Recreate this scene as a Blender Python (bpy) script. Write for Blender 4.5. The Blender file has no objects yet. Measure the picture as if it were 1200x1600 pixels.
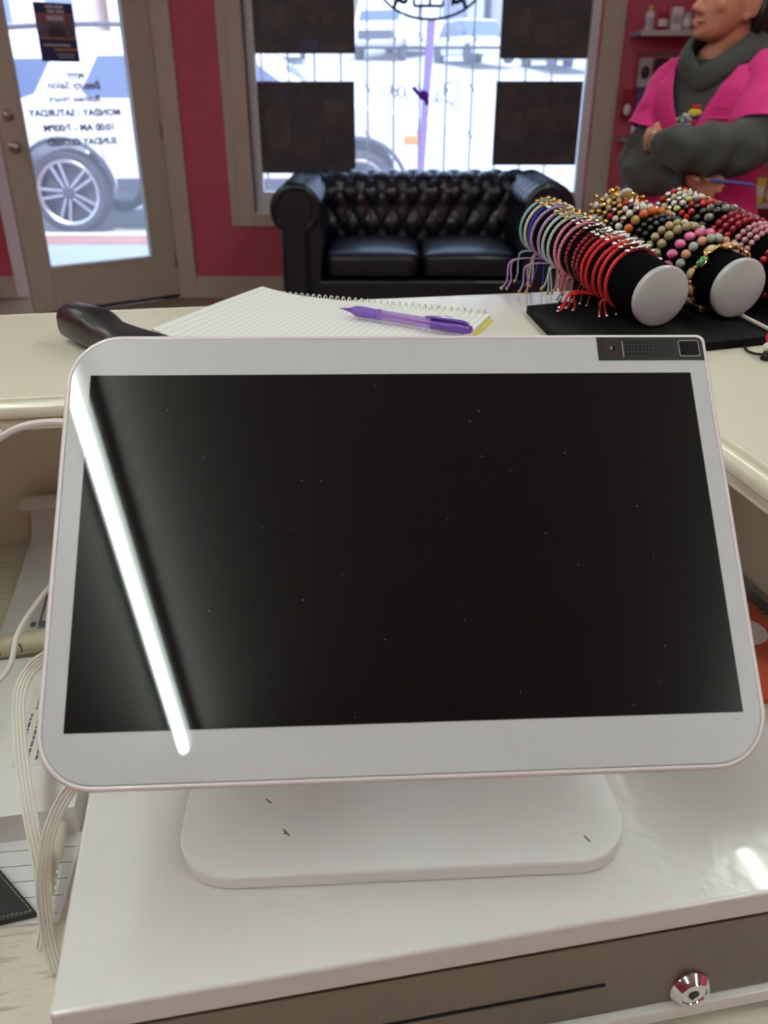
import bpy, bmesh, math, random
import numpy as np
from mathutils import Vector, Matrix, Euler, noise

random.seed(7)
PI = math.pi
scene = bpy.context.scene
COL = scene.collection

# ------------------------------------------------------------------ camera
HC = 1.25
FPX = 1284.0
PITCH = math.atan(FPX / 2484.0)
cam_d = bpy.data.cameras.new('camera')
cam_d.sensor_fit = 'VERTICAL'
cam_d.sensor_height = 36.0
cam_d.lens = FPX / 1600.0 * 36.0
cam_d.clip_start = 0.02
cam_d.clip_end = 300
cam_d.dof.use_dof = True
cam_d.dof.focus_distance = 0.56
cam_d.dof.aperture_fstop = 11.0
cam_o = bpy.data.objects.new('camera', cam_d)
COL.objects.link(cam_o)
cam_o.location = (0, 0, HC)
cam_o.rotation_euler = (PI / 2 - PITCH, 0, 0)
scene.camera = cam_o

# ------------------------------------------------------------------ world, sun, exposure
world = bpy.data.worlds.new('sky')
scene.world = world
world.use_nodes = True
bgn = world.node_tree.nodes['Background']
bgn.inputs[0].default_value = (0.52, 0.71, 1.0, 1)
bgn.inputs[1].default_value = 3.4
sun_d = bpy.data.lights.new('sun', 'SUN')
sun_d.energy = 5.2
sun_d.angle = math.radians(0.6)
sun_d.color = (1.0, 0.95, 0.88)
sun_o = bpy.data.objects.new('sun', sun_d)
COL.objects.link(sun_o)
sun_o.rotation_euler = (math.radians(38), 0, math.radians(14))
scene.view_settings.view_transform = 'Standard'
scene.view_settings.look = 'None'
scene.view_settings.gamma = 1.0
scene.view_settings.exposure = 0.0
scene.view_settings.use_curve_mapping = False
TUBE_STRENGTH = 54.0

# ------------------------------------------------------------------ materials
def _lin(c):
    return tuple(((x / 255.0) / 12.92 if x / 255.0 <= 0.04045 else ((x / 255.0 + 0.055) / 1.055) ** 2.4) for x in c)

MATS = {}
def mat(name, rgb, rough=0.5, metal=0.0, spec=0.5, coat=0.0, bump=None, vary=None, sheen=0.0, trans=0.0, alpha=1.0):
    """rgb in 0-255 sRGB.  bump=(scale,strength,dist)  vary=(scale,amount,(sx,sy,sz))"""
    if name in MATS:
        return MATS[name]
    m = bpy.data.materials.new(name)
    m.use_nodes = True
    nt = m.node_tree
    b = nt.nodes['Principled BSDF']
    c = _lin(rgb)
    b.inputs['Base Color'].default_value = (*c, 1)
    b.inputs['Roughness'].default_value = rough
    b.inputs['Metallic'].default_value = metal
    b.inputs['Specular IOR Level'].default_value = spec
    b.inputs['Coat Weight'].default_value = coat
    b.inputs['Coat Roughness'].default_value = 0.05
    b.inputs['Sheen Weight'].default_value = sheen
    b.inputs['Transmission Weight'].default_value = trans
    b.inputs['Alpha'].default_value = alpha
    tc = nt.nodes.new('ShaderNodeTexCoord')
    if vary:
        mp = nt.nodes.new('ShaderNodeMapping')
        mp.inputs['Scale'].default_value = vary[2] if len(vary) > 2 else (1, 1, 1)
        nt.links.new(tc.outputs['Object'], mp.inputs[0])
        n = nt.nodes.new('ShaderNodeTexNoise')
        n.inputs['Scale'].default_value = vary[0]
        n.inputs['Detail'].default_value = 4
        nt.links.new(mp.outputs[0], n.inputs['Vector'])
        mr = nt.nodes.new('ShaderNodeMapRange')
        mr.inputs[1].default_value = 0.3
        mr.inputs[2].default_value = 0.7
        mr.inputs[3].default_value = 1 - vary[1]
        mr.inputs[4].default_value = 1 + vary[1]
        nt.links.new(n.outputs[0], mr.inputs[0])
        mx = nt.nodes.new('ShaderNodeVectorMath')
        mx.operation = 'SCALE'
        mx.inputs[0].default_value = c
        nt.links.new(mr.outputs[0], mx.inputs['Scale'])
        nt.links.new(mx.outputs[0], b.inputs['Base Color'])
    if bump:
        n2 = nt.nodes.new('ShaderNodeTexNoise')
        n2.inputs['Scale'].default_value = bump[0]
        n2.inputs['Detail'].default_value = 3
        nt.links.new(tc.outputs['Object'], n2.inputs['Vector'])
        bp = nt.nodes.new('ShaderNodeBump')
        bp.inputs['Strength'].default_value = bump[1]
        bp.inputs['Distance'].default_value = bump[2]
        nt.links.new(n2.outputs[0], bp.inputs['Height'])
        nt.links.new(bp.outputs[0], b.inputs['Normal'])
    MATS[name] = m
    return m

def emit_mat(name, rgb, strength):
    m = bpy.data.materials.new(name)
    m.use_nodes = True
    nt = m.node_tree
    nt.nodes.remove(nt.nodes['Principled BSDF'])
    e = nt.nodes.new('ShaderNodeEmission')
    e.inputs[0].default_value = (*_lin(rgb), 1)
    e.inputs[1].default_value = strength
    nt.links.new(e.outputs[0], nt.nodes['Material Output'].inputs[0])
    MATS[name] = m
    return m

def pane_mat(name, tint=(0.95, 0.97, 1.0), gloss=0.06, dust_glare=0.10):
    m = bpy.data.materials.new(name)
    m.use_nodes = True
    nt = m.node_tree
    nt.nodes.remove(nt.nodes['Principled BSDF'])
    t = nt.nodes.new('ShaderNodeBsdfTransparent')
    t.inputs[0].default_value = (*tint, 1)
    g = nt.nodes.new('ShaderNodeBsdfGlossy')
    g.inputs['Roughness'].default_value = 0.02
    fr = nt.nodes.new('ShaderNodeLayerWeight')
    fr.inputs[0].default_value = 0.25
    ml = nt.nodes.new('ShaderNodeMath')
    ml.operation = 'MULTIPLY_ADD'
    ml.inputs[1].default_value = 0.5
    ml.inputs[2].default_value = gloss * 0.5
    nt.links.new(fr.outputs['Fresnel'], ml.inputs[0])
    mx = nt.nodes.new('ShaderNodeMixShader')
    nt.links.new(ml.outputs[0], mx.inputs[0])
    nt.links.new(t.outputs[0], mx.inputs[1])
    nt.links.new(g.outputs[0], mx.inputs[2])
    # dusty translucent film stands in for the veiling glare that lifts dark tones
    tr = nt.nodes.new('ShaderNodeBsdfTranslucent')
    tr.inputs[0].default_value = (0.95, 0.95, 1.0, 1)
    m2 = nt.nodes.new('ShaderNodeMixShader')
    m2.inputs[0].default_value = dust_glare
    nt.links.new(mx.outputs[0], m2.inputs[1])
    nt.links.new(tr.outputs[0], m2.inputs[2])
    nt.links.new(m2.outputs[0], nt.nodes['Material Output'].inputs[0])
    MATS[name] = m
    return m

def cloth_mat(name, rgb, trans=0.5):
    m = bpy.data.materials.new(name)
    m.use_nodes = True
    nt = m.node_tree
    nt.nodes.remove(nt.nodes['Principled BSDF'])
    d = nt.nodes.new('ShaderNodeBsdfDiffuse'); d.inputs[0].default_value = (*_lin(rgb), 1)
    t = nt.nodes.new('ShaderNodeBsdfTranslucent'); t.inputs[0].default_value = (*_lin(rgb), 1)
    mx = nt.nodes.new('ShaderNodeMixShader'); mx.inputs[0].default_value = trans
    nt.links.new(d.outputs[0], mx.inputs[1]); nt.links.new(t.outputs[0], mx.inputs[2])
    nt.links.new(mx.outputs[0], nt.nodes['Material Output'].inputs[0])
    MATS[name] = m
    return m

# ------------------------------------------------------------------ mesh builder
def rotz(a):
    return Matrix.Rotation(a, 4, 'Z')

class MB:
    def __init__(self):
        self.v = []
        self.f = []
        self.M = None
    def add(self, vs, fs):
        o = len(self.v)
        if self.M is not None:
            vs = [tuple(self.M @ Vector(p)) for p in vs]
        self.v.extend([tuple(p) for p in vs])
        self.f.extend([tuple(i + o for i in q) for q in fs])
        return self
    def box(self, a, b):
        x0, y0, z0 = a
        x1, y1, z1 = b
        vs = [(x0, y0, z0), (x1, y0, z0), (x1, y1, z0), (x0, y1, z0), (x0, y0, z1), (x1, y0, z1), (x1, y1, z1), (x0, y1, z1)]
        return self.add(vs, [(0, 3, 2, 1), (4, 5, 6, 7), (0, 1, 5, 4), (1, 2, 6, 5), (2, 3, 7, 6), (3, 0, 4, 7)])
    def hexa(self, vs):
        return self.add(vs, [(0, 3, 2, 1), (4, 5, 6, 7), (0, 1, 5, 4), (1, 2, 6, 5), (2, 3, 7, 6), (3, 0, 4, 7)])
    def prism(self, poly, h0, h1, plane='xy'):
        n = len(poly)
        def mk(p, h):
            if plane == 'xy':
                return (p[0], p[1], h)
            if plane == 'xz':
                return (p[0], h, p[1])
            return (h, p[0], p[1])
        vs = [mk(p, h0) for p in poly] + [mk(p, h1) for p in poly]
        fs = [tuple(range(n - 1, -1, -1)), tuple(range(n, 2 * n))]
        for i in range(n):
            j = (i + 1) % n
            fs.append((i, j, n + j, n + i))
        return self.add(vs, fs)
    def loft(self, rings, cap=True, closed=False):
        n = len(rings[0])
        vs = [p for r in rings for p in r]
        fs = []
        m = len(rings)
        for k in range(m if closed else m - 1):
            a = k * n
            b = ((k + 1) % m) * n
            for i in range(n):
                j = (i + 1) % n
                fs.append((a + i, a + j, b + j, b + i))
        if cap and not closed:
            fs.append(tuple(range(n - 1, -1, -1)))
            fs.append(tuple(range((m - 1) * n, m * n)))
        return self.add(vs, fs)
    def tube(self, path, r, n=8, closed=False, flat=None, cap=True, up=None):
        """sweep a circle (or ellipse: flat=(a,b) multipliers) along path"""
        P = [Vector(p) for p in path]
        m = len(P)
        T = []
        for i in range(m):
            if closed:
                t = P[(i + 1) % m] - P[i - 1]
            else:
                t = P[min(i + 1, m - 1)] - P[max(i - 1, 0)]
            T.append(t.normalized() if t.length > 1e-9 else Vector((0, 0, 1)))
        u = Vector(up) if up else (Vector((0, 0, 1)) if abs(T[0].z) < 0.9 else Vector((1, 0, 0)))
        rings = []
        for i in range(m):
            u = (u - T[i] * u.dot(T[i]))
            if u.length < 1e-6:
                u = T[i].orthogonal()
            u.normalize()
            w = T[i].cross(u)
            rr = r[i] if hasattr(r, '__len__') else r
            fa, fb = flat if flat else (1, 1)
            rings.append([P[i] + u * (rr * fa * math.cos(2 * PI * k / n)) + w * (rr * fb * math.sin(2 * PI * k / n)) for k in range(n)])
        return self.loft(rings, cap=cap, closed=closed)
    def lathe(self, prof, n=24, M=None, closed=False):
        """prof: [(r,z)...] about local z; ends capped"""
        rings = []
        for r, z in prof:
            rings.append([Vector((max(r, 1e-5) * math.cos(2 * PI * k / n), max(r, 1e-5) * math.sin(2 * PI * k / n), z)) for k in range(n)])
        if M is not None:
            rings = [[M @ p for p in rg] for rg in rings]
        return self.loft(rings, closed=closed)
    def ell(self, c, r, seg=16, rings=10, M=None):
        vs, fs = [], []
        for i in range(rings + 1):
            t = PI * i / rings
            for k in range(seg):
                a = 2 * PI * k / seg
                p = Vector((r[0] * math.sin(t) * math.cos(a), r[1] * math.sin(t) * math.sin(a), r[2] * math.cos(t)))
                if M is not None:
                    p = M @ p
                vs.append(p + Vector(c))
        for i in range(rings):
            for k in range(seg):
                j = (k + 1) % seg
                fs.append((i * seg + k, (i + 1) * seg + k, (i + 1) * seg + j, i * seg + j))
        return self.add(vs, fs)
    def grid(self, fn, nu, nv, closed_u=False):
        vs = [fn(i / (nu if closed_u else nu - 1), j / (nv - 1)) for i in range(nu) for j in range(nv)]
        fs = []
        for i in range(nu if closed_u else nu - 1):
            for j in range(nv - 1):
                a = i * nv + j
                b = ((i + 1) % nu) * nv + j
                fs.append((a, b, b + 1, a + 1))
        return self.add(vs, fs)
    def mesh(self, name, smooth=None, bevel=0.0, bseg=2, weld=True):
        me = bpy.data.meshes.new(name)
        bm = bmesh.new()
        bv = [bm.verts.new(p) for p in self.v]
        for q in self.f:
            try:
                bm.faces.new([bv[i] for i in q])
            except ValueError:
                pass
        if weld:
            bmesh.ops.remove_doubles(bm, verts=bm.verts, dist=1e-6)
        bmesh.ops.recalc_face_normals(bm, faces=bm.faces)
        if bevel > 0:
            es = [e for e in bm.edges if len(e.link_faces) == 2 and e.calc_face_angle(0) > math.radians(35)]
            bmesh.ops.bevel(bm, geom=es, offset=bevel, segments=bseg, profile=0.5, affect='EDGES', clamp_overlap=True)
        if smooth is not None:
            lim = math.radians(smooth)
            for f in bm.faces:
                f.smooth = True
            for e in bm.edges:
                if len(e.link_faces) == 2 and e.calc_face_angle(0) > lim:
                    e.smooth = False
        bm.to_mesh(me)
        bm.free()
        return me
    def build(self, name, material, parent=None, smooth=40, bevel=0.0, bseg=2, world=False, wn=False):
        if world and parent is not None:
            Mi = MTX[parent.name].inverted()
            self.v = [tuple(Mi @ Vector(p)) for p in self.v]
        me = self.mesh(name, smooth, bevel, bseg)
        me.materials.append(material)
        o = link(name, me, parent)
        if bevel > 0 or wn:
            w_ = o.modifiers.new('flat_faces', 'WEIGHTED_NORMAL')
            w_.weight = 100
            w_.keep_sharp = True
        return o

MTX = {}
def link(name, me, parent=None, loc=(0, 0, 0), rot=(0, 0, 0)):
    o = bpy.data.objects.new(name, me)
    COL.objects.link(o)
    o.location = loc
    o.rotation_euler = rot
    M = Matrix.Translation(Vector(loc)) @ Euler(rot).to_matrix().to_4x4()
    if parent is not None:
        o.parent = parent
        M = MTX[parent.name] @ M
    MTX[o.name] = M
    return o

def tag(o, label=None, cat=None, group=None, kind=None):
    if label: o['label'] = label
    if cat: o['category'] = cat
    if group: o['group'] = group
    if kind: o['kind'] = kind
    return o

def thing(name, label, cat, loc=(0, 0, 0), rz=0.0, group=None, kind=None):
    o = link(name, None, None, loc, (0, 0, rz))
    return tag(o, label, cat, group, kind)

def struct_empty(name, loc=(0, 0, 0), rz=0.0):
    o = link(name, None, None, loc, (0, 0, rz))
    o['kind'] = 'structure'
    return o

def struct(name, mb, m, **k):
    o = mb.build(name, m, None, **k)
    o['kind'] = 'structure'
    return o

def solo(name, mb, m, label, cat, group=None, loc=None, **k):
    """one-mesh thing with origin at loc"""
    if loc is not None:
        mb.v = [(p[0] - loc[0], p[1] - loc[1], p[2] - loc[2]) for p in mb.v]
    o = mb.build(name, m, None, **k)
    if loc is not None:
        o.location = loc
        MTX[o.name] = Matrix.Translation(Vector(loc))
    return tag(o, label, cat, group)

def rrect(w, h, r, n=8):
    """rounded rectangle; r = (tr, tl, bl, br) or number"""
    if not hasattr(r, '__len__'):
        r = (r, r, r, r)
    pts = []
    for (sx, sy), rr, a0 in (((1, 1), r[0], 0), ((-1, 1), r[1], 90), ((-1, -1), r[2], 180), ((1, -1), r[3], 270)):
        cx, cy = sx * (w / 2 - rr), sy * (h / 2 - rr)
        for i in range(n + 1):
            a = math.radians(a0 + 90 * i / n)
            pts.append((cx + rr * math.cos(a), cy + rr * math.sin(a)))
    return pts

def catmull(P, k=6, closed=False):
    P = [Vector(p) for p in P]
    n = len(P)
    out = []
    for i in range(n if closed else n - 1):
        if closed:
            p0, p1, p2, p3 = P[i - 1], P[i], P[(i + 1) % n], P[(i + 2) % n]
        else:
            p0, p1, p2, p3 = P[max(i - 1, 0)], P[i], P[i + 1], P[min(i + 2, n - 1)]
        for j in range(k):
            t = j / k
            out.append(0.5 * ((2 * p1) + (p2 - p0) * t + (2 * p0 - 5 * p1 + 4 * p2 - p3) * t * t + (3 * p1 - p0 - 3 * p2 + p3) * t ** 3))
    if not closed:
        out.append(P[-1])
    return out

def lerp_list(R, k):
    out = []
    for i in range(len(R) - 1):
        for j in range(k):
            out.append(R[i] + (R[i + 1] - R[i]) * j / k)
    out.append(R[-1])
    return out

def text_mesh(s, size, shear=0.0, extrude=0.0006, bold=0.0, spacing=1.0):
    cu = bpy.data.curves.new('text', 'FONT')
    cu.body = s
    cu.size = size
    cu.shear = shear
    cu.extrude = extrude
    cu.offset = bold
    cu.space_character = spacing
    cu.align_x = 'CENTER'
    cu.align_y = 'CENTER'
    cu.resolution_u = 3
    o = bpy.data.objects.new('text', cu)
    COL.objects.link(o)
    dg = bpy.context.evaluated_depsgraph_get()
    me = bpy.data.meshes.new_from_object(o.evaluated_get(dg))
    bpy.data.objects.remove(o)
    bpy.data.curves.remove(cu)
    return me

def remeshed(mb, voxel, smooth_it=4):
    me = mb.mesh('tmp', None)
    o = bpy.data.objects.new('tmp', me)
    COL.objects.link(o)
    r = o.modifiers.new('r', 'REMESH')
    r.mode = 'VOXEL'
    r.voxel_size = voxel
    s = o.modifiers.new('s', 'SMOOTH')
    s.factor = 0.5
    s.iterations = smooth_it
    dg = bpy.context.evaluated_depsgraph_get()
    out = bpy.data.meshes.new_from_object(o.evaluated_get(dg))
    bpy.data.objects.remove(o)
    bpy.data.meshes.remove(me)
    for p in out.polygons:
        p.use_smooth = True
    return out

def mesh_into(mb, me, M=None):
    vs = [(M @ v.co) if M is not None else v.co.copy() for v in me.vertices]
    mb.add(vs, [tuple(p.vertices) for p in me.polygons])

# ------------------------------------------------------------------ camera rays used to lay out sizes
_F = Vector((0, math.cos(PITCH), -math.sin(PITCH)))
_U = Vector((0, math.sin(PITCH), math.cos(PITCH)))
# ================================================================== ROOM
M_pink = mat('pink_paint', (200, 84, 108), 0.55, vary=(6, 0.03))
M_trim = mat('cream_trim_paint', (196, 186, 170), 0.45)
M_white = mat('white_vinyl', (235, 235, 238), 0.4)
M_ceil = mat('white_ceiling', (215, 213, 208), 0.8, bump=(120, 0.2, 0.002))
M_pane = pane_mat('clear_glass')
M_metal = mat('brushed_nickel', (190, 180, 165), 0.3, 1.0)
M_iron = mat('black_iron', (22, 20, 22), 0.5)

def wood_floor_mat():
    m = bpy.data.materials.new('brown_wood_floor')
    m.use_nodes = True
    nt = m.node_tree
    b = nt.nodes['Principled BSDF']
    tc = nt.nodes.new('ShaderNodeTexCoord')
    mp = nt.nodes.new('ShaderNodeMapping')
    mp.inputs['Scale'].default_value = (2.0, 18.0, 1)
    nt.links.new(tc.outputs['Object'], mp.inputs[0])
    n = nt.nodes.new('ShaderNodeTexNoise')
    n.inputs['Scale'].default_value = 3
    n.inputs['Detail'].default_value = 6
    nt.links.new(mp.outputs[0], n.inputs['Vector'])
    cr = nt.nodes.new('ShaderNodeValToRGB')
    cr.color_ramp.elements[0].color = (*_lin((112, 90, 72)), 1)
    cr.color_ramp.elements[1].color = (*_lin((160, 134, 108)), 1)
    nt.links.new(n.outputs[0], cr.inputs[0])
    nt.links.new(cr.outputs[0], b.inputs['Base Color'])
    b.inputs['Roughness'].default_value = 0.35
    return m

XL, XR, YB, YW, ZC = -3.6, 3.3, -3.0, 5.55, 2.65
WT = 0.15
struct('floor', MB().box((XL, YB, -0.05), (XR, YW + WT, 0)), wood_floor_mat())
struct('ceiling', MB().box((XL - .1, YB - .1, ZC), (XR + .1, YW + WT, ZC + 0.1)), M_ceil)
struct('wall_left', MB().box((XL - .1, YB, 0), (XL, YW, ZC)), M_pink)
struct('wall_right', MB().box((XR, YB, 0), (XR + .1, YW, ZC)), M_pink)
struct('wall_back', MB().box((XL, YB - .1, 0), (XR, YB, ZC)), M_pink)
DX0, DX1, DZ = -2.345, -1.355, 2.08
WX0, WX1, WZ0, WZ1 = -0.825, 1.272, 0.527, 2.25
w = MB()
w.box((XL, YW, 0), (DX0, YW + WT, ZC))
w.box((DX0, YW, DZ), (DX1, YW + WT, ZC))
w.box((DX1, YW, 0), (WX0, YW + WT, ZC))
w.box((WX0, YW, 0), (WX1, YW + WT, WZ0))
w.box((WX0, YW, WZ1), (WX1, YW + WT, ZC))
w.box((WX1, YW, 0), (XR, YW + WT, ZC))
struct('wall_front', w, M_pink)
# baseboards
struct('baseboard_front', MB().box((DX1 + .115, YW - .018, 0), (XR, YW, .125)).box((DX1 + .115, YW - .012, .125), (XR, YW, .14)), M_trim)
struct('baseboard_left', MB().box((XL, YW - .018, 0), (DX0 - .1, YW, .125)).box((XL, YW - .012, .125), (DX0 - .1, YW, .14)), M_trim)

# ---- door casing
dc = struct_empty('trim_1', (DX1, YW, 0))
MB().box((DX1, YW - .02, 0), (DX1 + .115, YW + WT, DZ)).build('casing', M_trim, dc, bevel=.004, world=True)
MB().box((DX0 - .1, YW - .02, 0), (DX0, YW + WT, DZ)).build('casing', M_white, dc, bevel=.004, world=True)  # left casing whiter: outside daylight on the jamb is put into its colour
MB().box((DX0 - .1, YW - .02, DZ), (DX1 + .115, YW + WT, DZ + .1)).build('casing', M_trim, dc, bevel=.004, world=True)
MB().box((DX0, YW - .01, 0.0), (DX1, YW + WT + .05, .012)).build('threshold', M_metal, dc, world=True)

# ---- door leaf, open inwards about its right hinge
HX, HY = DX1 - .005, YW + .03
ang = math.atan2(5.031 - HY, -2.131 - HX)        # direction hinge -> free edge
DWID = 0.955
door = struct_empty('door_1', (HX, HY, 0.012), ang)
tag(door, 'taupe glazed shop door standing ajar at left')
# local: x from hinge to free edge, y thickness, z up
T = 0.022
gx0, gx1, gz0, gz1 = .175, .82, .265, 1.86
MB().box((0, -T, 0), (gx0, T, 2.05)).build('stile', M_trim, door, bevel=.003)
MB().box((gx1, -T, 0), (DWID, T, 2.05)).build('stile', M_trim, door, bevel=.003)
MB().box((gx0, -T, 0), (gx1, T, gz0)).build('rail', M_trim, door, bevel=.003)
MB().box((gx0, -T, gz1), (gx1, T, 2.05)).build('rail', M_trim, door, bevel=.003)
MB().box((gx0, -.004, gz0), (gx1, .004, gz1)).build('pane', M_pane, door)
bead = MB()
for sy in (-1, 1):
    y0, y1 = (T - .006, T + .006) if sy > 0 else (-T - .006, -T + .006)
    bead.box((gx0 - .012, y0, gz0 - .012), (gx0 + .006, y1, gz1 + .012)).box((gx1 - .006, y0, gz0 - .012), (gx1 + .012, y1, gz1 + .012))
    bead.box((gx0, y0, gz0 - .012), (gx1, y1, gz0 + .006)).box((gx0, y0, gz1 - .006), (gx1, y1, gz1 + .012))
bead.build('glazing_bead', M_trim, door)
# which side faces the room: local y sign
ydir = Vector((-math.sin(ang), math.cos(ang)))
room = 1 if ydir.dot(Vector((-HX, -HY))) > 0 else -1
def door_axis(x, z):
    return Matrix.Translation((x, room * T, z)) @ Matrix.Rotation(-room * PI / 2, 4, 'X')
kn = MB().lathe([(.032, 0), (.032, .006), (.024, .010), (.011, .014), (.011, .032), (.022, .038), (.028, .05), (.027, .062), (.018, .07), (.004, .072)], 24, door_axis(DWID - .06, .94)).build('knob', M_metal, door)
db = MB().lathe([(.03, 0), (.03, .008), (.026, .014), (.016, .018), (.003, .018)], 24, door_axis(DWID - .055, 1.10)).build('deadbolt', M_metal, door)
MB().box((DWID - .061, room * (T + .018), 1.085), (DWID - .049, room * (T + .034), 1.115)).build('thumb_turn', M_metal, db)
for hz in (.22, 1.0, 1.85):
    MB().tube([(-.004, room * (T + .006), hz - .045), (-.004, room * (T + .006), hz + .045)], .008, 10).box((-.004, room * T - .001, hz - .045), (.03, room * T + .003, hz + .045)).build('hinge', mat('brass_hinge', (170, 140, 90), .35, 1.0), door)
MB().box((0.02, room * (T) - .004, -.008), (DWID, room * T + .004, .012)).build('door_sweep', mat('dark_rubber', (40, 36, 34), .7), door)
# painted lettering on the outside face of the glass: reads mirrored from within
M_ink = mat('black_vinyl_letters', (24, 22, 30), .5)
M_inkr = mat('dark_red_vinyl_letters', (96, 24, 34), .5)
lines = [('PETIT', .040, 0, 1.292, .485, M_ink, 1.0), ('Beauty Salon', .058, .1, 1.247, .50, M_inkr, 1.0),
         ('Business Hours', .047, .25, 1.178, .505, M_ink, 1.0), ('MONDAY - SATURDAY', .050, 0, 1.105, .515, M_ink, 1.02),
         ('10:00 AM - 7:00PM', .052, 0, 1.027, .505, M_ink, 1.02), ('SUNDAY CLOSED', .050, 0, .952, .50, M_ink, 1.02)]
for s, sz, sh, z, x, mm, sp in lines:
    me = text_mesh(s, sz, sh, .0004, .0022 if sh == 0 else .0016, sp)
    me.materials.append(mm)
    o = link('lettering', me, door, (x, -room * .0052, z))
    # face the street (local -room*y): rotate about x by 90 deg, flip if needed
    o.rotation_euler = (PI / 2, 0, 0) if -room < 0 else (PI / 2, 0, PI)

# ---- flyer taped on the door glass
fly = thing('flyer', 'navy and orange printed flyer taped inside the door glass', 'flyer')
fly.location = MTX[door.name] @ Vector((0, 0, 0)); fly.rotation_euler = (0, 0, ang)
MTX[fly.name] = MTX[door.name].copy()
fy = room * .0060
fx0, fx1, fz0, fz1 = .985 - .535, .985 - .325, 1.365, 1.648
def fl(x0, x1, z0, z1, m, nm, k=1):
    fw, fh = fx1 - fx0, fz1 - fz0
    # x fraction from image-left (free edge) to right (hinge)
    X0 = fx1 - x0 * fw; X1 = fx1 - x1 * fw
    y0, y1 = sorted((fy + room * .0004 * (k - 1), fy + room * .0004 * k))
    return MB().box((min(X0, X1), y0, fz0 + z0 * fh), (max(X0, X1), y1, fz0 + z1 * fh)).build(nm, m, fly)
M_navy = mat('navy_print', (34, 40, 96), .5)
fl(0, 1, 0, 1, M_navy, 'sheet', 1)
fl(0.02, .98, .40, .80, mat('grey_photo_print', (104, 96, 112), .5, vary=(18, .6)), 'photo_print', 2)
fl(.06, .95, .385, .405, mat('orange_print', (206, 130, 50), .5), 'orange_stripe', 3)
fl(.06, .95, .80, .815, MATS['orange_print'], 'orange_stripe', 3)
fl(.36, .96, .19, .23, MATS['orange_print'], 'orange_stripe', 3)
M_wp = mat('white_print', (205, 205, 218), .5)
for (a, b, z0, z1) in ((.30, .5, .905, .955), (.53, .75, .905, .955), (.32, .52, .835, .875), (.56, .76, .835, .875), (.1, .8, .27, .30), (.40, .9, .12, .135), (.46, .84, .07, .085)):
    fl(a, b, z0, z1, M_wp, 'white_line', 3)
fl(.14, .24, .66, .79, mat('red_print', (170, 50, 66), .5), 'red_ribbon', 3)
fl(.78, .86, .64, .79, MATS['red_print'], 'red_ribbon', 3)
fl(.28, .72, .70, .785, mat('pale_print', (196, 190, 204), .5), 'pale_band', 3)
fl(.28, .72, .42, .58, mat('brown_print', (66, 50, 54), .5), 'brown_patch', 3)

# ---- window
win = struct_empty('window_1', (.22, YW, WZ0))
cw = .15
def wb(nm, a, b, m, bev=.004):
    return MB().box(a, b).build(nm, m, win, bevel=bev, world=True)
wb('casing', (WX0 - cw, YW - .022, WZ0 - .072), (WX0, YW + .002, WZ1 + cw), M_trim)
wb('casing', (WX1, YW - .022, WZ0 - .072), (WX1 + .128, YW + .002, WZ1 + cw), M_trim)
wb('casing', (WX0, YW - .022, WZ0 - .072), (WX1, YW + .002, WZ0), M_trim)
wb('casing', (WX0, YW - .022, WZ1), (WX1, YW + .002, WZ1 + cw), M_trim)
wb('casing_ridge', (WX0 - cw + .02, YW - .03, WZ0 - .05), (WX0 - cw + .05, YW - .02, WZ1 + .1), M_trim)
wb('casing_ridge', (WX1 + .078, YW - .03, WZ0 - .05), (WX1 + .108, YW - .02, WZ1 + .1), M_trim)
wb('window_sill', (WX0, YW - .02, WZ0 - .004), (WX1, YW + .15, WZ0 + .012), M_white)
FY0, FY1 = YW + .05, YW + .12
wb('window_frame', (WX0, FY0, WZ0 + .012), (WX0 + .055, FY1, WZ1), M_white)
wb('window_frame', (WX1 - .055, FY0, WZ0 + .012), (WX1, FY1, WZ1), M_white)
wb('window_frame', (WX0 + .055, FY0, WZ0 + .012), (WX1 - .055, FY1, .655), M_white)
wb('window_frame', (WX0 + .055, FY0, WZ1 - .06), (WX1 - .055, FY1, WZ1), M_white)
MB().box((WX0 + .055, FY0 + .03, .655), (WX1 - .055, FY0 + .036, WZ1 - .06)).build('pane', M_pane, win, world=True)
PYI = FY0 + .029      # inner face of the pane

# ---- posters stuck on the pane
M_post = mat('dark_poster_back', (68, 63, 69), .45, vary=(9, .35))
M_post2 = mat('dark_poster_print', (80, 71, 75), .45, vary=(7, .4))
posters = [(-.775, -.172, 1.428, 1.93, 'dark poster above the left arm of the sofa, upper left in window'),
           (.693, 1.218, 1.402, 1.91, 'dark poster at upper right in the window, nearest the ceiling'),
           (-.772, -.18, .765, 1.282, 'dark poster hanging directly over the sofa left arm, lower left in window'),
           (.682, 1.208, .812, 1.283, 'dark poster low on the right of the window, behind the sofa')]
for i, (x0, x1, z0, z1, lb) in enumerate(posters):
    p = thing('window_poster', lb, 'poster', ((x0 + x1) / 2, PYI, z0), group='dark posters on the shop window')
    MB().box((x0, PYI - .006, z0), (x1, PYI - .001, z1)).build('sheet', M_post, p, world=True)
    # printed areas, faint
    for k in range(3):
        a = x0 + (x1 - x0) * (.08 + .3 * k)
        zz = z0 + (z1 - z0) * random.uniform(.12, .45)
        MB().box((a, PYI - .0068, zz), (a + (x1 - x0) * .24, PYI - .006, zz + (z1 - z0) * random.uniform(.25, .5))).build('printed_patch', M_post2, p, world=True)
    MB().box((x0 + .03, PYI - .0068, z0 + .02), (x1 - .03, PYI - .006, z0 + .045)).build('caption_strip', M_post2, p, world=True)
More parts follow.
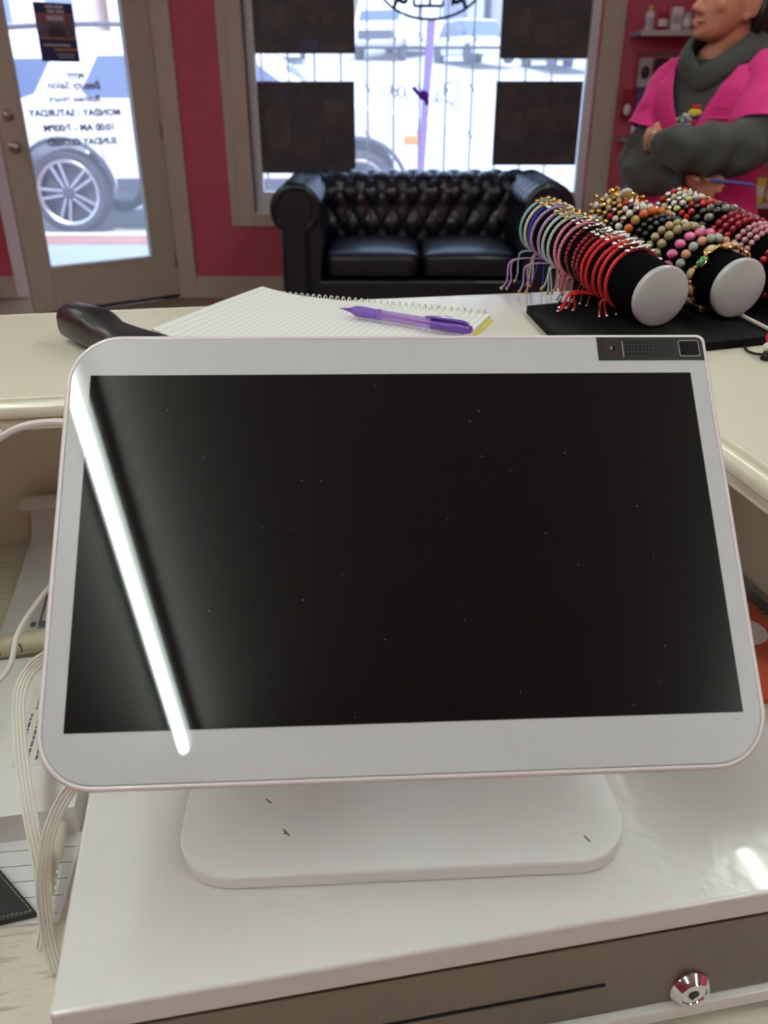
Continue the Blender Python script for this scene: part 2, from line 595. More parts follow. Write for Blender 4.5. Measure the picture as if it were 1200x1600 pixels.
sq = solo('sticker', MB().prism([(-.508, 1.44), (-.392, 1.44), (-.392, 1.505), (-.508, 1.505)], PYI - .009, PYI - .0072, 'xz'), mat('blue_sticker', (70, 80, 120), .5), 'small blue square sticker on the upper left window poster', 'sticker')

# ---- oval sign in the window (black openwork)
sg = thing('oval_sign', 'black openwork oval sign with letters at the top of the window', 'sign', (.268, PYI - .004, 1.60))
ex, ez, ea, eb = .268, 1.815, .315, .21
ring = MB().tube([(ex + ea * math.cos(t), PYI - .008, ez + eb * math.sin(t)) for t in [2 * PI * i / 64 for i in range(64)]], .0075, 8, closed=True)
ring.build('ring', M_iron, sg, world=True)
def bar(x0, z0, x1, z1, r=.008):
    return MB().tube([(x0, PYI - .008, z0), (x1, PYI - .008, z1)], r, 8)
for (x0, z0, x1, z1, nm) in ((.175, 1.672, .215, 1.672, 0), (.175, 1.672, .175, 1.93, 0), (.175, 1.80, .215, 1.80, 0), (.175, 1.93, .22, 1.93, 0),
                             (.268, 1.672, .345, 1.672, 0), (.268, 1.672, .268, 1.93, 0), (.345, 1.672, .345, 1.70, 0), (.215, 1.672, .268, 1.672, 0), (.40, 1.672, .40, 1.93, 0), (.10, 1.70, .10, 1.93, 0)):
    bar(x0, z0, x1, z1).build('letter_stroke', M_iron, sg, world=True)
for sx in (-1, 1):
    pth = catmull([(ex + sx * .21, PYI - .008, 1.66), (ex + sx * .19, PYI - .008, 1.70), (ex + sx * .15, PYI - .008, 1.69), (ex + sx * .135, PYI - .008, 1.72), (ex + sx * .16, PYI - .008, 1.80)], 6)
    MB().tube(pth, .011, 8).build('scroll', M_iron, sg, world=True)
    bar(ex + sx * .06, 1.672, ex + sx * .063, 1.608, .004).build('tie', M_iron, sg, world=True)
# ---- lavender ribbon hanging from the sign
rb = thing('ribbon', 'lavender ribbon with a knot hanging in the shop window', 'ribbon', (.24, PYI - .004, .66))
M_lav = cloth_mat('lavender_ribbon', (236, 220, 246), .85)
ry = PYI - .006
MB().hexa([(.205, ry - .002, .66), (.245, ry - .002, .66), (.245, ry + .002, .66), (.205, ry + .002, .66), (.255, ry - .002, 1.61), (.303, ry - .002, 1.61), (.303, ry + .002, 1.61), (.255, ry + .002, 1.61)]).build('band', M_lav, rb, world=True)
MB().ell((.243, ry - .008, 1.205), (.03, .014, .028)).tube(catmull([(.225, ry - .008, 1.2), (.19, ry - .01, 1.235), (.178, ry - .008, 1.25)], 5), .012, 8).tube(catmull([(.24, ry - .008, 1.2), (.262, ry - .01, 1.175), (.258, ry - .008, 1.155)], 5), .013, 8).build('knot', cloth_mat('violet_ribbon_knot', (165, 100, 210), .6), rb, world=True)

# ---- pale cursive lettering on the window glass (mirrored, seen from behind)
M_cur = cloth_mat('pale_grey_script', (222, 216, 230), .8)
cur = thing('window_lettering', 'pale grey cursive lettering painted on the middle of the window', 'lettering', (.24, PYI, 1.2))
def script(pts, r=.0036):
    MB().tube(catmull([(x, PYI + .004 - .006, z) for x, z in pts], 6), r, 6).build('stroke', M_cur, cur, world=True)
script([(-.02, 1.26), (.0, 1.215), (.03, 1.205), (.045, 1.25), (.05, 1.215), (.075, 1.2), (.085, 1.25)])
script([(.12, 1.25), (.10, 1.255), (.085, 1.225), (.10, 1.195), (.125, 1.21), (.125, 1.25), (.135, 1.195), (.16, 1.175)])
script([(.30, 1.20), (.31, 1.17), (.335, 1.19), (.33, 1.22), (.315, 1.2), (.34, 1.165), (.36, 1.19)])
script([(.42, 1.27), (.385, 1.27), (.365, 1.23), (.385, 1.175), (.42, 1.165), (.445, 1.2), (.45, 1.27), (.43, 1.29)])
script([(.405, 1.165), (.44, 1.14), (.465, 1.11)])

# ---- security bars outside the window
grille = thing('window_grille', 'thin wrought iron security bars outside the shop window', 'grille', (.22, YW + .32, .2))
M_bar = mat('grey_iron_bars', (120, 116, 118), .5)
for i in range(-5, 8):
    x = -.105 + .166 * i
    if -.85 < x < 1.3:
        MB().tube([(x, YW + .32, .2), (x, YW + .32, 2.4)], .0065, 6).build('bar', M_bar, grille, world=True)
        for z in (.95, 1.22, 1.5):
            pts = []
            for k in range(13):
                t = k / 12
                pts.append((x + .016 * math.sin(t * 2 * PI), YW + .32 + .012 * math.cos(t * 2 * PI), z + .05 * t))
            if i % 2 == 0 or z > 1:
                MB().tube(pts, .004, 5).build('twist', M_bar, grille, world=True)
for z in (.45, 1.46, 2.2):
    MB().box((-.85, YW + .312, z), (1.32, YW + .328, z + .016)).build('cross_rail', M_bar, grille, world=True)
for x in (-.8, 1.27):
    for z in (.45, 2.2):
        MB().box((x - .01, YW + WT - .01, z), (x + .01, YW + .32, z + .016)).build('wall_bracket', M_bar, grille, world=True)

# ---- LED tube lights
M_tube = emit_mat('led_tube_glow', (240, 255, 246), TUBE_STRENGTH)
M_house = mat('white_fixture', (228, 228, 226), .5)
TDIR = Vector((-.187, .982, 0)).normalized()
def tube_light(x, y, length, label, bumpy=False):
    """(x,y): near end; runs along TDIR"""
    a = math.atan2(TDIR.y, TDIR.x)
    t = thing('ceiling_light', label, 'ceiling light', (x, y, ZC), a, group='LED tube lights on the ceiling')
    zt = -.052
    MB().box((-.02, -.03, -.034), (length + .02, .03, 0)).build('housing', M_house, t, bevel=.004)
    pts, rr = [], []
    if bumpy:
        n = int(length / .014)
        for i in range(n):
            pts += [(length * (i + .05) / n, 0, zt), (length * (i + .5) / n, 0, zt)]
            rr += [.0125, .0165]
    else:
        pts = [(0, 0, zt), (length, 0, zt)]
        rr = [.014, .014]
    MB().tube(pts, rr, 10).build('led_tube', M_tube, t)
    for xx in (-.016, length + .001):
        MB().box((xx, -.017, -.072), (xx + .015, .017, -.03)).build('socket', M_house, t, bevel=.003)
tube_light(-.355, -1.334, 2.4, 'long LED ceiling tube left of and above the register', True)
tube_light(1.28, .75, 2.4, 'long LED ceiling tube on the right side of the shop')
tube_light(-2.0, 1.9, 1.2, 'short unseen LED ceiling tube added as room light towards the shop door')  # added tube, out of view, there to light the room
tube_light(1.65, -1.75, 2.4, 'long unseen LED ceiling tube added as room light behind right of the register')  # extra unseen tube, put in for more room light
tube_light(-2.2, -.9, 2.4, 'long unseen LED ceiling tube added as room light by the left wall')  # another added tube, unseen, raises the general light level
# ================================================================== COUNTER, DESK, CASH DRAWER, TERMINAL
CA = math.radians(10.4)
def ab(a, b, z=0.0):
    return Vector((a * math.cos(CA) - b * math.sin(CA), a * math.sin(CA) + b * math.cos(CA), z))
M_cream = mat('cream_counter_laminate', (236, 228, 208), .22, coat=.3, vary=(5, .02))
M_panel = mat('beige_counter_panel', (226, 216, 198), .5, vary=(4, .03))
ZT = 1.045
N0, N1, A0, A1, RE, B0 = .615, .888, -1.5, .95, .306, .372
ctr = thing('shop_counter', 'cream laminate shop counter wrapping around the register', 'counter', (0, 0, 0), CA)
Lp = [(A0, N1), (A0, N0), (RE, N0), (RE, B0), (A1, B0), (A1, N1)]
MB().prism([(A0, N1 - .004), (A0, N0 + .006), (RE + .006, N0 + .006), (RE + .006, B0), (A1, B0), (A1, N1 - .004)], ZT - .022, ZT).build('worktop', M_cream, ctr, bevel=.001)
def nose(x0, y0, x1, y1, nm, z0, z1, bev, m=M_cream):
    MB().box((x0, y0, z0), (x1, y1, z1)).build(nm, m, ctr, bevel=bev, bseg=4)
nose(A0, N0 - .008, RE - .004, N0 + .0055, 'edge_moulding', ZT - .013, ZT - .0006, .0055)
nose(RE - .008, B0, RE + .0055, N0 + .0055, 'edge_moulding', ZT - .013, ZT - .0006, .0055)
nose(A0, N0 - .002, RE, N0 + .02, 'cove_moulding', ZT - .024, ZT - .0135, .004)
nose(RE - .002, B0, RE + .02, N0 + .02, 'cove_moulding', ZT - .024, ZT - .0135, .004)
nose(A0, N1 - .004, A1, N1 + .008, 'edge_moulding', ZT - .022, ZT - .0006, .005)
MB().box((A0, .862, 0), (A1, .882, ZT - .0225)).build('front_panel', M_panel, ctr)
MB().box((.487, B0, 0), (.507, .862, ZT - .0225)).build('side_panel', M_panel, ctr)
MB().box((A1 - .02, B0, 0), (A1, .862, ZT - .0225)).build('side_panel', M_panel, ctr)
MB().box((-.455, .45, .795), (-.437, .862, ZT - .0225)).build('divider', M_panel, ctr)

def grain_mat():
    m = bpy.data.materials.new('whitewashed_wood_laminate')
    m.use_nodes = True
    nt = m.node_tree
    b = nt.nodes['Principled BSDF']
    tc = nt.nodes.new('ShaderNodeTexCoord')
    mp = nt.nodes.new('ShaderNodeMapping')
    mp.inputs['Scale'].default_value = (18, 160, 1)
    nt.links.new(tc.outputs['Object'], mp.inputs[0])
    n = nt.nodes.new('ShaderNodeTexNoise')
    n.inputs['Scale'].default_value = 1.6
    n.inputs['Detail'].default_value = 7
    n.inputs['Roughness'].default_value = .65
    nt.links.new(mp.outputs[0], n.inputs['Vector'])
    cr = nt.nodes.new('ShaderNodeValToRGB')
    cr.color_ramp.elements[0].position = .28
    cr.color_ramp.elements[0].color = (*_lin((178, 164, 142)), 1)
    cr.color_ramp.elements[1].position = .46
    cr.color_ramp.elements[1].color = (*_lin((226, 218, 203)), 1)
    nt.links.new(n.outputs[0], cr.inputs[0])
    nt.links.new(cr.outputs[0], b.inputs['Base Color'])
    b.inputs['Roughness'].default_value = .4
    return m
ZD = .795
desk = thing('work_desk', 'low whitewashed wood-grain work surface behind the counter', 'desk', (0, 0, 0), CA)
MB().box((A0 + .05, .12, ZD - .03), (.487, .862, ZD)).build('desktop', grain_mat(), desk, bevel=.002)
MB().box((A0 + .05, .14, 0), (A0 + .07, .85, ZD - .03)).build('side_panel', M_panel, desk)
MB().box((-.5, .30, 0), (-.48, .85, ZD - .03)).build('side_panel', M_panel, desk)
MB().box((.46, .14, 0), (.48, .85, ZD - .03)).build('side_panel', M_panel, desk)

# ---------------------------------------------------------------- cash drawer
M_gwhite = mat('glossy_white_enamel', (224, 221, 219), .16, coat=.5, bump=(75, .34, .0014))
def steel_mat():
    m = bpy.data.materials.new('brushed_steel')
    m.use_nodes = True
    nt = m.node_tree
    b = nt.nodes['Principled BSDF']
    b.inputs['Metallic'].default_value = 1
    tc = nt.nodes.new('ShaderNodeTexCoord')
    mp = nt.nodes.new('ShaderNodeMapping')
    mp.inputs['Scale'].default_value = (2500, 10, 12)
    nt.links.new(tc.outputs['Object'], mp.inputs[0])
    n = nt.nodes.new('ShaderNodeTexNoise')
    n.inputs['Scale'].default_value = 1
    n.inputs['Detail'].default_value = 3
    nt.links.new(mp.outputs[0], n.inputs['Vector'])
    cr = nt.nodes.new('ShaderNodeValToRGB')
    cr.color_ramp.elements[0].color = (*_lin((104, 91, 85)), 1)
    cr.color_ramp.elements[1].color = (*_lin((130, 116, 109)), 1)
    nt.links.new(n.outputs[0], cr.inputs[0])
    nt.links.new(cr.outputs[0], b.inputs['Base Color'])
    b.inputs['Roughness'].default_value = .34
    b.inputs['Anisotropic'].default_value = .6
    return m
DA = math.radians(10.35)
drw = thing('cash_drawer', 'white metal cash drawer with brushed steel front under the register screen', 'cash drawer', (-.1442, .2136, ZD), DA)
DW, DD, DH = .412, .36, .896 - ZD
cov = MB().box((0, 0, DH - .0165), (DW, DD, DH)).build('cover', M_gwhite, drw, bevel=.0022, bseg=3)
MB().box((.0015, .006, .008), (.012, DD, DH - .0170)).build('side_wall', M_gwhite, drw)
MB().box((DW - .012, .006, .008), (DW - .0015, DD, DH - .0170)).build('side_wall', M_gwhite, drw)
MB().box((.012, DD - .004, .008), (DW - .012, DD - .001, DH - .0170)).build('rear_wall', M_gwhite, drw)
MB().box((.003, .0030, DH - .0196), (DW - .003, .012, DH - .0180)).build('top_rail', mat('pinkish_white_enamel', (228, 212, 214), .3), drw)
fp = MB().box((.003, .002, .0215), (DW - .003, .012, DH - .0200)).build('front_panel', steel_mat(), drw, bevel=.0006)
MB().box((.06, .0012, .0462), (.262, .0024, .0470)).build('slot', mat('slot_black', (14, 12, 12), .6), fp)
MB().box((.003, -.002, .011), (DW - .003, .014, .021)).build('bottom_lip', M_gwhite, drw, bevel=.0015)
MB().box((.012, .012, 0), (DW - .012, DD - .01, .0105)).build('base_tray', mat('dark_grey_steel', (70, 66, 66), .5, .6), drw)
M_chrome = mat('polished_chrome', (225, 225, 228), .08, 1.0)
LM = Matrix.Translation((.312, .002, .0305)) @ Matrix.Rotation(PI / 2, 4, 'X')
lk = MB().lathe([(.0118, 0), (.0116, .0012), (.0090, .0042), (.0086, .0048), (.0074, .0048), (.0070, .0038), (.0004, .0038)], 36, LM).build('lock', M_chrome, drw)
MB().lathe([(.0026, .0039), (.0026, .0044), (.0002, .0044)], 16, LM).box((.3114, -.0024, .0305 - .0042), (.3126, -.0019, .0305 + .0002)).build('keyhole', mat('keyhole_black', (16, 12, 14), .5), lk)
MB().lathe([(.0066, .00385), (.0066, .0042), (.0034, .0042), (.0034, .00385)], 28, LM).build('lock_plug', M_chrome, lk)

# ---------------------------------------------------------------- register terminal
RX = Vector((0.9978, 0.0640, -0.0150)); RY = Vector((-0.0338, 0.6963, 0.7170)); RZ = Vector((0.0563, -0.7149, 0.6969))
CC = Vector((0.0099, 0.3484, 1.0561))
DM = Matrix(((RX.x, RY.x, RZ.x, CC.x), (RX.y, RY.y, RZ.y, CC.y), (RX.z, RY.z, RZ.z, CC.z), (0, 0, 0, 1)))
ZB = .896
TA = math.radians(3.0)
term = thing('register_terminal', 'white point-of-sale touchscreen terminal with a blank black screen', 'register', (.0075, .364, ZB), TA)
M_hous = mat('pearl_white_plastic', (236, 228, 232), .22, coat=.5)
def bezel_mat():
    m = mat('white_bezel_glass', (202, 203, 208), .35, coat=1.0)
    b = m.node_tree.nodes['Principled BSDF']
    b.inputs['Coat Roughness'].default_value = .012
    b.inputs['Specular IOR Level'].default_value = .1
    return m
def screen_mat():
    m = bpy.data.materials.new('black_screen_glass')
    m.use_nodes = True
    nt = m.node_tree
    b = nt.nodes['Principled BSDF']
    b.inputs['Roughness'].default_value = .025
    b.inputs['Specular IOR Level'].default_value = .45
    tc = nt.nodes.new('ShaderNodeTexCoord')
    v = nt.nodes.new('ShaderNodeTexVoronoi')
    v.inputs['Scale'].default_value = 210
    nt.links.new(tc.outputs['Object'], v.inputs['Vector'])
    lt = nt.nodes.new('ShaderNodeMath'); lt.operation = 'LESS_THAN'; lt.inputs[1].default_value = .07
    nt.links.new(v.outputs['Distance'], lt.inputs[0])
    sp = nt.nodes.new('ShaderNodeSeparateColor')
    nt.links.new(v.outputs['Color'], sp.inputs[0])
    gt = nt.nodes.new('ShaderNodeMath'); gt.operation = 'GREATER_THAN'; gt.inputs[1].default_value = .82
    nt.links.new(sp.outputs[0], gt.inputs[0])
    ml = nt.nodes.new('ShaderNodeMath'); ml.operation = 'MULTIPLY'
    nt.links.new(lt.outputs[0], ml.inputs[0]); nt.links.new(gt.outputs[0], ml.inputs[1])
    mx = nt.nodes.new('ShaderNodeMix'); mx.data_type = 'RGBA'
    mx.inputs[6].default_value = (.0035, .003, .0038, 1)
    mx.inputs[7].default_value = (.16, .16, .165, 1)
    nt.links.new(ml.outputs[0], mx.inputs[0])
    nt.links.new(mx.outputs[2], b.inputs['Base Color'])
    return m
RAD = (.0045, .027, .027, .027)
def rr(w, h, cx, cy, inset=0.0, n=10):
    return [(x + cx, y + cy) for x, y in rrect(w - 2 * inset, h - 2 * inset, [max(r - inset, .001) for r in RAD], n)]
DWp, DHp, dcx, dcy = .3335, .2225, -.0005, -.0012
h = MB(); h.M = DM
def ringz(inset, z):
    return [Vector((x, y, z)) for x, y in rr(DWp, DHp, dcx, dcy, inset)]
h.loft([ringz(.004, -.0125), ringz(.0008, -.010), ringz(0, -.0065), ringz(0, -.0015), ringz(.0006, -.0004), ringz(.0016, 0.0), ringz(.0024, -.0003), ringz(.0026, -.0012)])
h.build('display_housing', M_hous, term, smooth=50, world=True, wn=True)
bz = MB(); bz.M = DM
bz.loft([ringz(.0027, -.0011), ringz(.0027, -.0002), ringz(.0031, 0.0)])
bz.build('bezel', bezel_mat(), term, smooth=20, world=True, wn=True)
sc = MB(); sc.M = DM
sc.box((-.155, -.0872, -.0005), (.155, .0872, .00012))
sc.build('screen', screen_mat(), term, world=True)
# sensor bar with camera window, perforated speaker and scanner window
M_dk = mat('charcoal_plastic', (30, 28, 28), .5, spec=.3)
sb = MB(); sb.M = DM
bx0, bx1, by0, by1 = .1066, .1638, .0945, .1079
sb.prism([(bx0, by0), (bx1, by0), (bx1, by1 - .003), (bx1 - .0009, by1 - .0009), (bx1 - .003, by1), (bx0, by1)], -.0004, .00035)
bar_o = sb.build('sensor_bar', M_dk, term, world=True)
def dpart(nm, m, x0, y0, x1, y1, z0, z1, parent=bar_o):
    q = MB(); q.M = DM
    q.box((x0, y0, z0), (x1, y1, z1))
    return q.build(nm, m, parent, world=True)
dpart('camera_window', mat('brown_black_glass', (60, 50, 50), .12), bx0 + .0028, by0 + .0018, bx0 + .0132, by1 - .0020, .0003, .00042)
dpart('divider_line', mat('pale_grey_line', (150, 146, 142), .4), bx0 + .0133, by0 + .0018, bx0 + .0138, by1 - .0024, .0003, .00045)
cl = MB(); cl.M = DM @ Matrix.Translation((bx0 + .008, (by0 + by1) / 2, .0004))
cl.lathe([(.0014, 0), (.0014, .0002), (.0010, .0002), (.0008, .00005), (.0001, .00005)], 20)
cl.build('camera_lens', mat('lens_black', (10, 10, 12), .1), bar_o, world=True)
hb = MB(); hb.M = DM
for i in range(27):
    for j in range(9):
        big = (1 <= j <= 7) and i < 16
        if big and (i % 2 or j % 2 == 0):
            continue
        r_ = .00046 if big else .00022
        x, y = bx0 + .0152 + i * .00098, by0 + .0026 + j * .00105
        hb.add([(x + r_ * math.cos(t), y + r_ * math.sin(t), .00040) for t in [k * PI / 3 for k in range(6)]], [tuple(range(6))])
so = hb.build('speaker_holes', mat('hole_black', (3, 3, 3), .9, spec=0.0), bar_o, world=True)
so['kind'] = 'stuff'
fr = MB(); fr.M = DM
fr.prism([(x + bx1 - .0076, y + (by0 + by1) / 2) for x, y in rrect(.0112, .0094, .0012, 4)], .0003, .00042)
fr.build('scanner_frame', MATS['pale_grey_line'], bar_o, world=True)
fr = MB(); fr.M = DM
fr.prism([(x + bx1 - .0076, y + (by0 + by1) / 2) for x, y in rrect(.0104, .0086, .0009, 4)], .0003, .00052)
fr.build('scanner_window', mat('scanner_black_glass', (18, 16, 26), .06), bar_o, world=True)
# back shell, neck, base
bk = MB(); bk.M = DM
bk.loft([[Vector((x, y - .01, z)) for x, y in rrect(w_, h_, .02, 6)] for w_, h_, z in ((.20, .13, -.032), (.23, .16, -.026), (.25, .18, -.0124))])
bk.build('rear_shell', M_hous, term, smooth=40, world=True)
M_base = mat('satin_white_metal', (242, 243, 244), .24, coat=.3, bump=(900, .06, .0003))
bp = rrect(.2265, .20, .030, 10)
YO = .0165
MB().loft([[Vector((x, y + YO, z)) for x, y in rrect(.2330 - 2 * i, .20 - 2 * i, .030 - i, 10)] for i, z in ((.0012, 0), (.0, .0012), (0, .0075), (.0003, .0084), (.001, .009))]).build('base_plate', M_base, term, smooth=40, wn=True)
nk = MB()
def nring(cx, cy, cz, w_, t_):
    return [Vector((x + cx, y + cy, cz)) for x, y in rrect(w_, t_, t_ * .45, 5)]
nk.loft([nring(0, .075, .0085, .085, .022), nring(0, .070, .03, .075, .018), nring(0, .045, .09, .072, .017), nring(0, .018, .135, .075, .02)])
nk.build('neck', M_base, term, smooth=40)

# marks on the base plate
for (u0, v0, u1, v1) in ((416, 1249, 424, 1255), (443, 1296, 452, 1306), (447, 1300, 444, 1303), (913, 1306, 922, 1315)):
    q = []
    for (u_, v_) in ((u0, v0), (u1, v1)):
        d_ = Vector(((u_ - 600) / FPX, 0, 0)) + _F - _U * ((v_ - 800) / FPX)
        q.append(Vector((0, 0, HC)) + d_ * ((ZB + .0091 - HC) / d_.z))
    MB().tube(q, .00045, 5).build('scuff', mat('grey_scuff', (128, 112, 98), .8), term, world=True)

# ================================================================== ON THE COUNTER
# notebook
TLn = Vector((-.1308, .9038, 0)); nd = Vector((.934, -.3575, 0)); npv = Vector((-.3575, -.934, 0))
na = math.atan2(nd.y, nd.x)
nb = thing('spiral_notebook', 'open spiral notebook with ruled white pages under the purple pen', 'notebook', (TLn.x, TLn.y, ZT), na)
# local: x along spiral, y negative towards the camera
MB().box((0, -.205, .0002), (.2566, -.004, .0012)).build('back_cover', mat('yellow_card', (222, 205, 40), .5), nb)
def page_mat():
    m = bpy.data.materials.new('ruled_paper')
    m.use_nodes = True
    nt = m.node_tree
    b = nt.nodes['Principled BSDF']
    tc = nt.nodes.new('ShaderNodeTexCoord')
    sx = nt.nodes.new('ShaderNodeSeparateXYZ')
    nt.links.new(tc.outputs['Object'], sx.inputs[0])
    md = nt.nodes.new('ShaderNodeMath'); md.operation = 'MODULO'; md.inputs[1].default_value = .0071
    nt.links.new(sx.outputs[0], md.inputs[0])
    lt = nt.nodes.new('ShaderNodeMath'); lt.operation = 'LESS_THAN'; lt.inputs[1].default_value = .0006
    nt.links.new(md.outputs[0], lt.inputs[0])
    mx = nt.nodes.new('ShaderNodeMix'); mx.data_type = 'RGBA'
    mx.inputs[6].default_value = (*_lin((238, 236, 230)), 1)
    mx.inputs[7].default_value = (*_lin((188, 196, 208)), 1)
    nt.links.new(lt.outputs[0], mx.inputs[0])
    nt.links.new(mx.outputs[2], b.inputs['Base Color'])
    b.inputs['Roughness'].default_value = .75
    return m
M_page = page_mat()
def pg(u, v, dz):
    x = .0 + u * .2535
    y = -.204 + v * .2015
    curl = .010 * max(0, 1 - u / .22) ** 2 * (1 - .5 * v)
    return (x + .006 * (1 - v) * (1 - u) * 0, y, .0075 + dz - .0016 * u + curl + .0015 * math.sin(u * 5 + v * 2) * (1 - u))
pp = MB().grid(lambda u, v: pg(u, v, 0), 24, 10)
n_ = len(pp.v)
pp.grid(lambda u, v: (pg(u, v, 0)[0], pg(u, v, 0)[1], .0013), 24, 10)
for (f_) in (lambda t: (0, t), lambda t: (1, t), lambda t: (t, 0), lambda t: (t, 1)):
    pp.grid(lambda u, v, f_=f_: (pg(*f_(u), 0)[0], pg(*f_(u), 0)[1], .0013 + (pg(*f_(u), 0)[2] - .0013) * v), 24, 2)
pp.build('page_block', M_page, nb, smooth=30)
M_wire = mat('white_wire', (228, 226, 220), .5)
me = MB().tube([(0, .0045 * math.cos(t) - .002, .0052 + .0050 * math.sin(t)) for t in [2 * PI * k / 12 for k in range(12)]], .0006, 5, closed=True).mesh('coil', 40)
me.materials.append(M_wire)
for i in range(36):
    link('wire_loop', me, nb, (.006 + i * .0069, -.0015, 0))
for (x, y, l, a) in ((.20, -.035, .012, .3), (.215, -.028, .010, -.5), (.206, -.045, .009, 1.0)):
    MB().tube([(x, y, .0068), (x + l * math.cos(a), y + l * math.sin(a), .0068)], .0004, 4).build('pen_scribble', mat('lilac_ink', (150, 130, 190), .6), nb)

# purple pen lying on the notebook
PT = Vector((-.0430, .8035, 1.0585)); PE = Vector((.0790, .7215, 1.0590))
pl_ = (PE - PT).length
pen = thing('ballpoint_pen', 'translucent purple ballpoint pen lying on the open notebook', 'pen', (PT.x, PT.y, PT.z), math.atan2((PE - PT).y, (PE - PT).x))
PMx = Matrix.Rotation(PI / 2, 4, 'Y')
M_pur = mat('purple_plastic', (112, 64, 176), .3, coat=.3)
M_purr = mat('purple_rubber', (126, 84, 186), .55)
M_purt = mat('clear_purple_plastic', (176, 130, 226), .1, alpha=.62)
MB().lathe([(.0004, 0), (.0006, .003), (.0022, .012), (.0036, .0165)], 20, PMx).build('tip', M_pur, pen)
MB().lathe([(.0036, .0165), (.0049, .02), (.0052, .03), (.0047, .04), (.0052, .047)], 20, PMx).build('grip', M_purr, pen)
MB().lathe([(.0047, .047), (.0048, .075), (.0047, .112)], 20, PMx).build('barrel', M_purt, pen)
MB().lathe([(.0015, .047), (.0015, .110)], 10, PMx).build('refill', mat('red_violet_ink', (170, 40, 130), .4), pen)
MB().lathe([(.0052, .105), (.0054, .125), (.0050, .137), (.0036, .1445), (.0008, .1465)], 20, PMx).build('cap', M_pur, pen)
MB().tube(catmull([(.143, -.001, .004), (.138, -.002, .0068), (.118, -.003, .0066), (.100, -.003, .0062)], 5), .0016, 8, flat=(.7, 1.5)).build('clip', M_pur, pen)

# black barcode scanner lying at the left
scn = thing('handheld_scanner', 'glossy black handheld scanner lying on the counter beside the register', 'scanner', (-.285, .735, ZT), 0)
M_blk = mat('glossy_black_plastic', (22, 23, 24), .36)
M_blk2 = mat('satin_black_plastic', (34, 34, 35), .4)
s0 = Vector((-.284, .745, 0)); sd = Vector((.70, -.71, 0)).normalized(); spn = Vector((.71, .70, 0)).normalized()
def sring(t, hw, z0, z1, sq=.0):
    c_ = s0 + sd * t
    pts = []
    for k in range(24):
        a_ = 2 * PI * k / 24
        ca, sa = math.cos(a_), math.sin(a_)
        e = .75
        xx = hw * math.copysign(abs(ca) ** e, ca)
        zz = (z0 + z1) / 2 + (z1 - z0) / 2 * math.copysign(abs(sa) ** e, sa)
        pts.append(c_ + spn * xx + Vector((0, 0, ZT + zz)))
    return pts
g = MB()
g.loft([sring(-.002, .007, .010, .022), sring(.001, .014, .005, .029), sring(.006, .0170, .002, .0335), sring(.03, .0180, .001, .0345), sring(.055, .0180, .001, .0345), sring(.062, .0172, .001, .031)])
g.build('handle', M_blk, scn, smooth=45, world=True)
g = MB()
g.loft([sring(.0605, .0176, .002, .0325), sring(.072, .0165, .001, .029), sring(.09, .019, .001, .028), sring(.108, .023, .001, .027), sring(.125, .028, .001, .026), sring(.14, .026, .002, .022), sring(.146, .016, .004, .016)])
g.build('head', M_blk2, scn, smooth=45, world=True)

# ================================================================== LEFT OF THE DESK: carton, papers, cables
CF = CA
M_carton = mat('white_card', (232, 230, 226), .4, coat=.2)
bxo = thing('product_carton', 'flat white cardboard carton with a printed label beside the cash drawer', 'box', tuple(ab(-.29, .43, ZD)), CA)
BL, BD, BH = .158, .178, .026
lid = MB().box((0, 0, .0), (BL, BD, BH)).build('carton_body', M_carton, bxo, bevel=.0015)
lb = MB().box((.108, .045, BH), (.150, .135, BH + .0004)).build('paper_label', mat('label_paper', (222, 220, 214), .6), bxo)
M_txt = mat('grey_print_ink', (96, 94, 96), .6)
t_ = MB()
random.seed(3)
for r_ in range(10):
    yy = .0478 + r_ * .0064
    x_ = .1105
    # lines run along y: rows of tiny print
for r_ in range(6):
    xx = .1115 + r_ * .006
    y_ = .05
    while y_ < .10:
        l_ = random.uniform(.002, .007)
        t_.box((xx, y_, BH + .0004), (xx + .0016, y_ + l_, BH + .0006))
        y_ += l_ + .0014
for r_ in range(4):
    xx = .114 + r_ * .0075
    y_ = .106
    while y_ < .13:
        l_ = random.uniform(.0015, .004)
        t_.box((xx, y_, BH + .0004), (xx + .0011, y_ + l_, BH + .0006))
        y_ += l_ + .0012
to = t_.build('label_print', M_txt, lb); to['kind'] = 'stuff'
t_ = MB()
for i_, (xa, xb) in enumerate(((.119, .1215), (.1225, .124), (.125, .1285), (.13, .1315), (.1325, .136), (.137, .1395), (.141, .1432))):
    t_.box((xa, .1385, BH), (xb, .1425, BH + .0003))
to = t_.build('carton_print', MATS['grey_print_ink'], lid)

# instruction sheet leaning against the back panel with a rolled top
shp = thing('instruction_sheet', 'printed white sheet with a rolled top lying in the recess under the counter', 'paper', tuple(ab(-.2, .70, ZD)), CA)
M_pap = mat('white_paper', (234, 233, 235), .7)
prof = []
for k in range(8):
    prof.append((.64 + .20 * k / 7 , .004 + .012 * (k / 7) ** 2))
for k in range(11):
    a_ = -PI / 2 + k * PI * 1.25 / 10
    prof.append((.838 + .022 * math.cos(a_), .042 + .026 * math.sin(a_)))
sh = MB()
def shf(u, v):
    i = u * (len(prof) - 1)
    k = min(int(i), len(prof) - 2); f_ = i - k
    b_ = prof[k][0] + (prof[k + 1][0] - prof[k][0]) * f_
    z_ = prof[k][1] + (prof[k + 1][1] - prof[k][1]) * f_
    return ab(-.238 + .15 * v + (.0 if b_ > .66 else 0), b_, ZD + z_)
sh.grid(shf, 40, 6)
sh.build('sheet', M_pap, shp, smooth=60, world=True)
sp_ = MB()
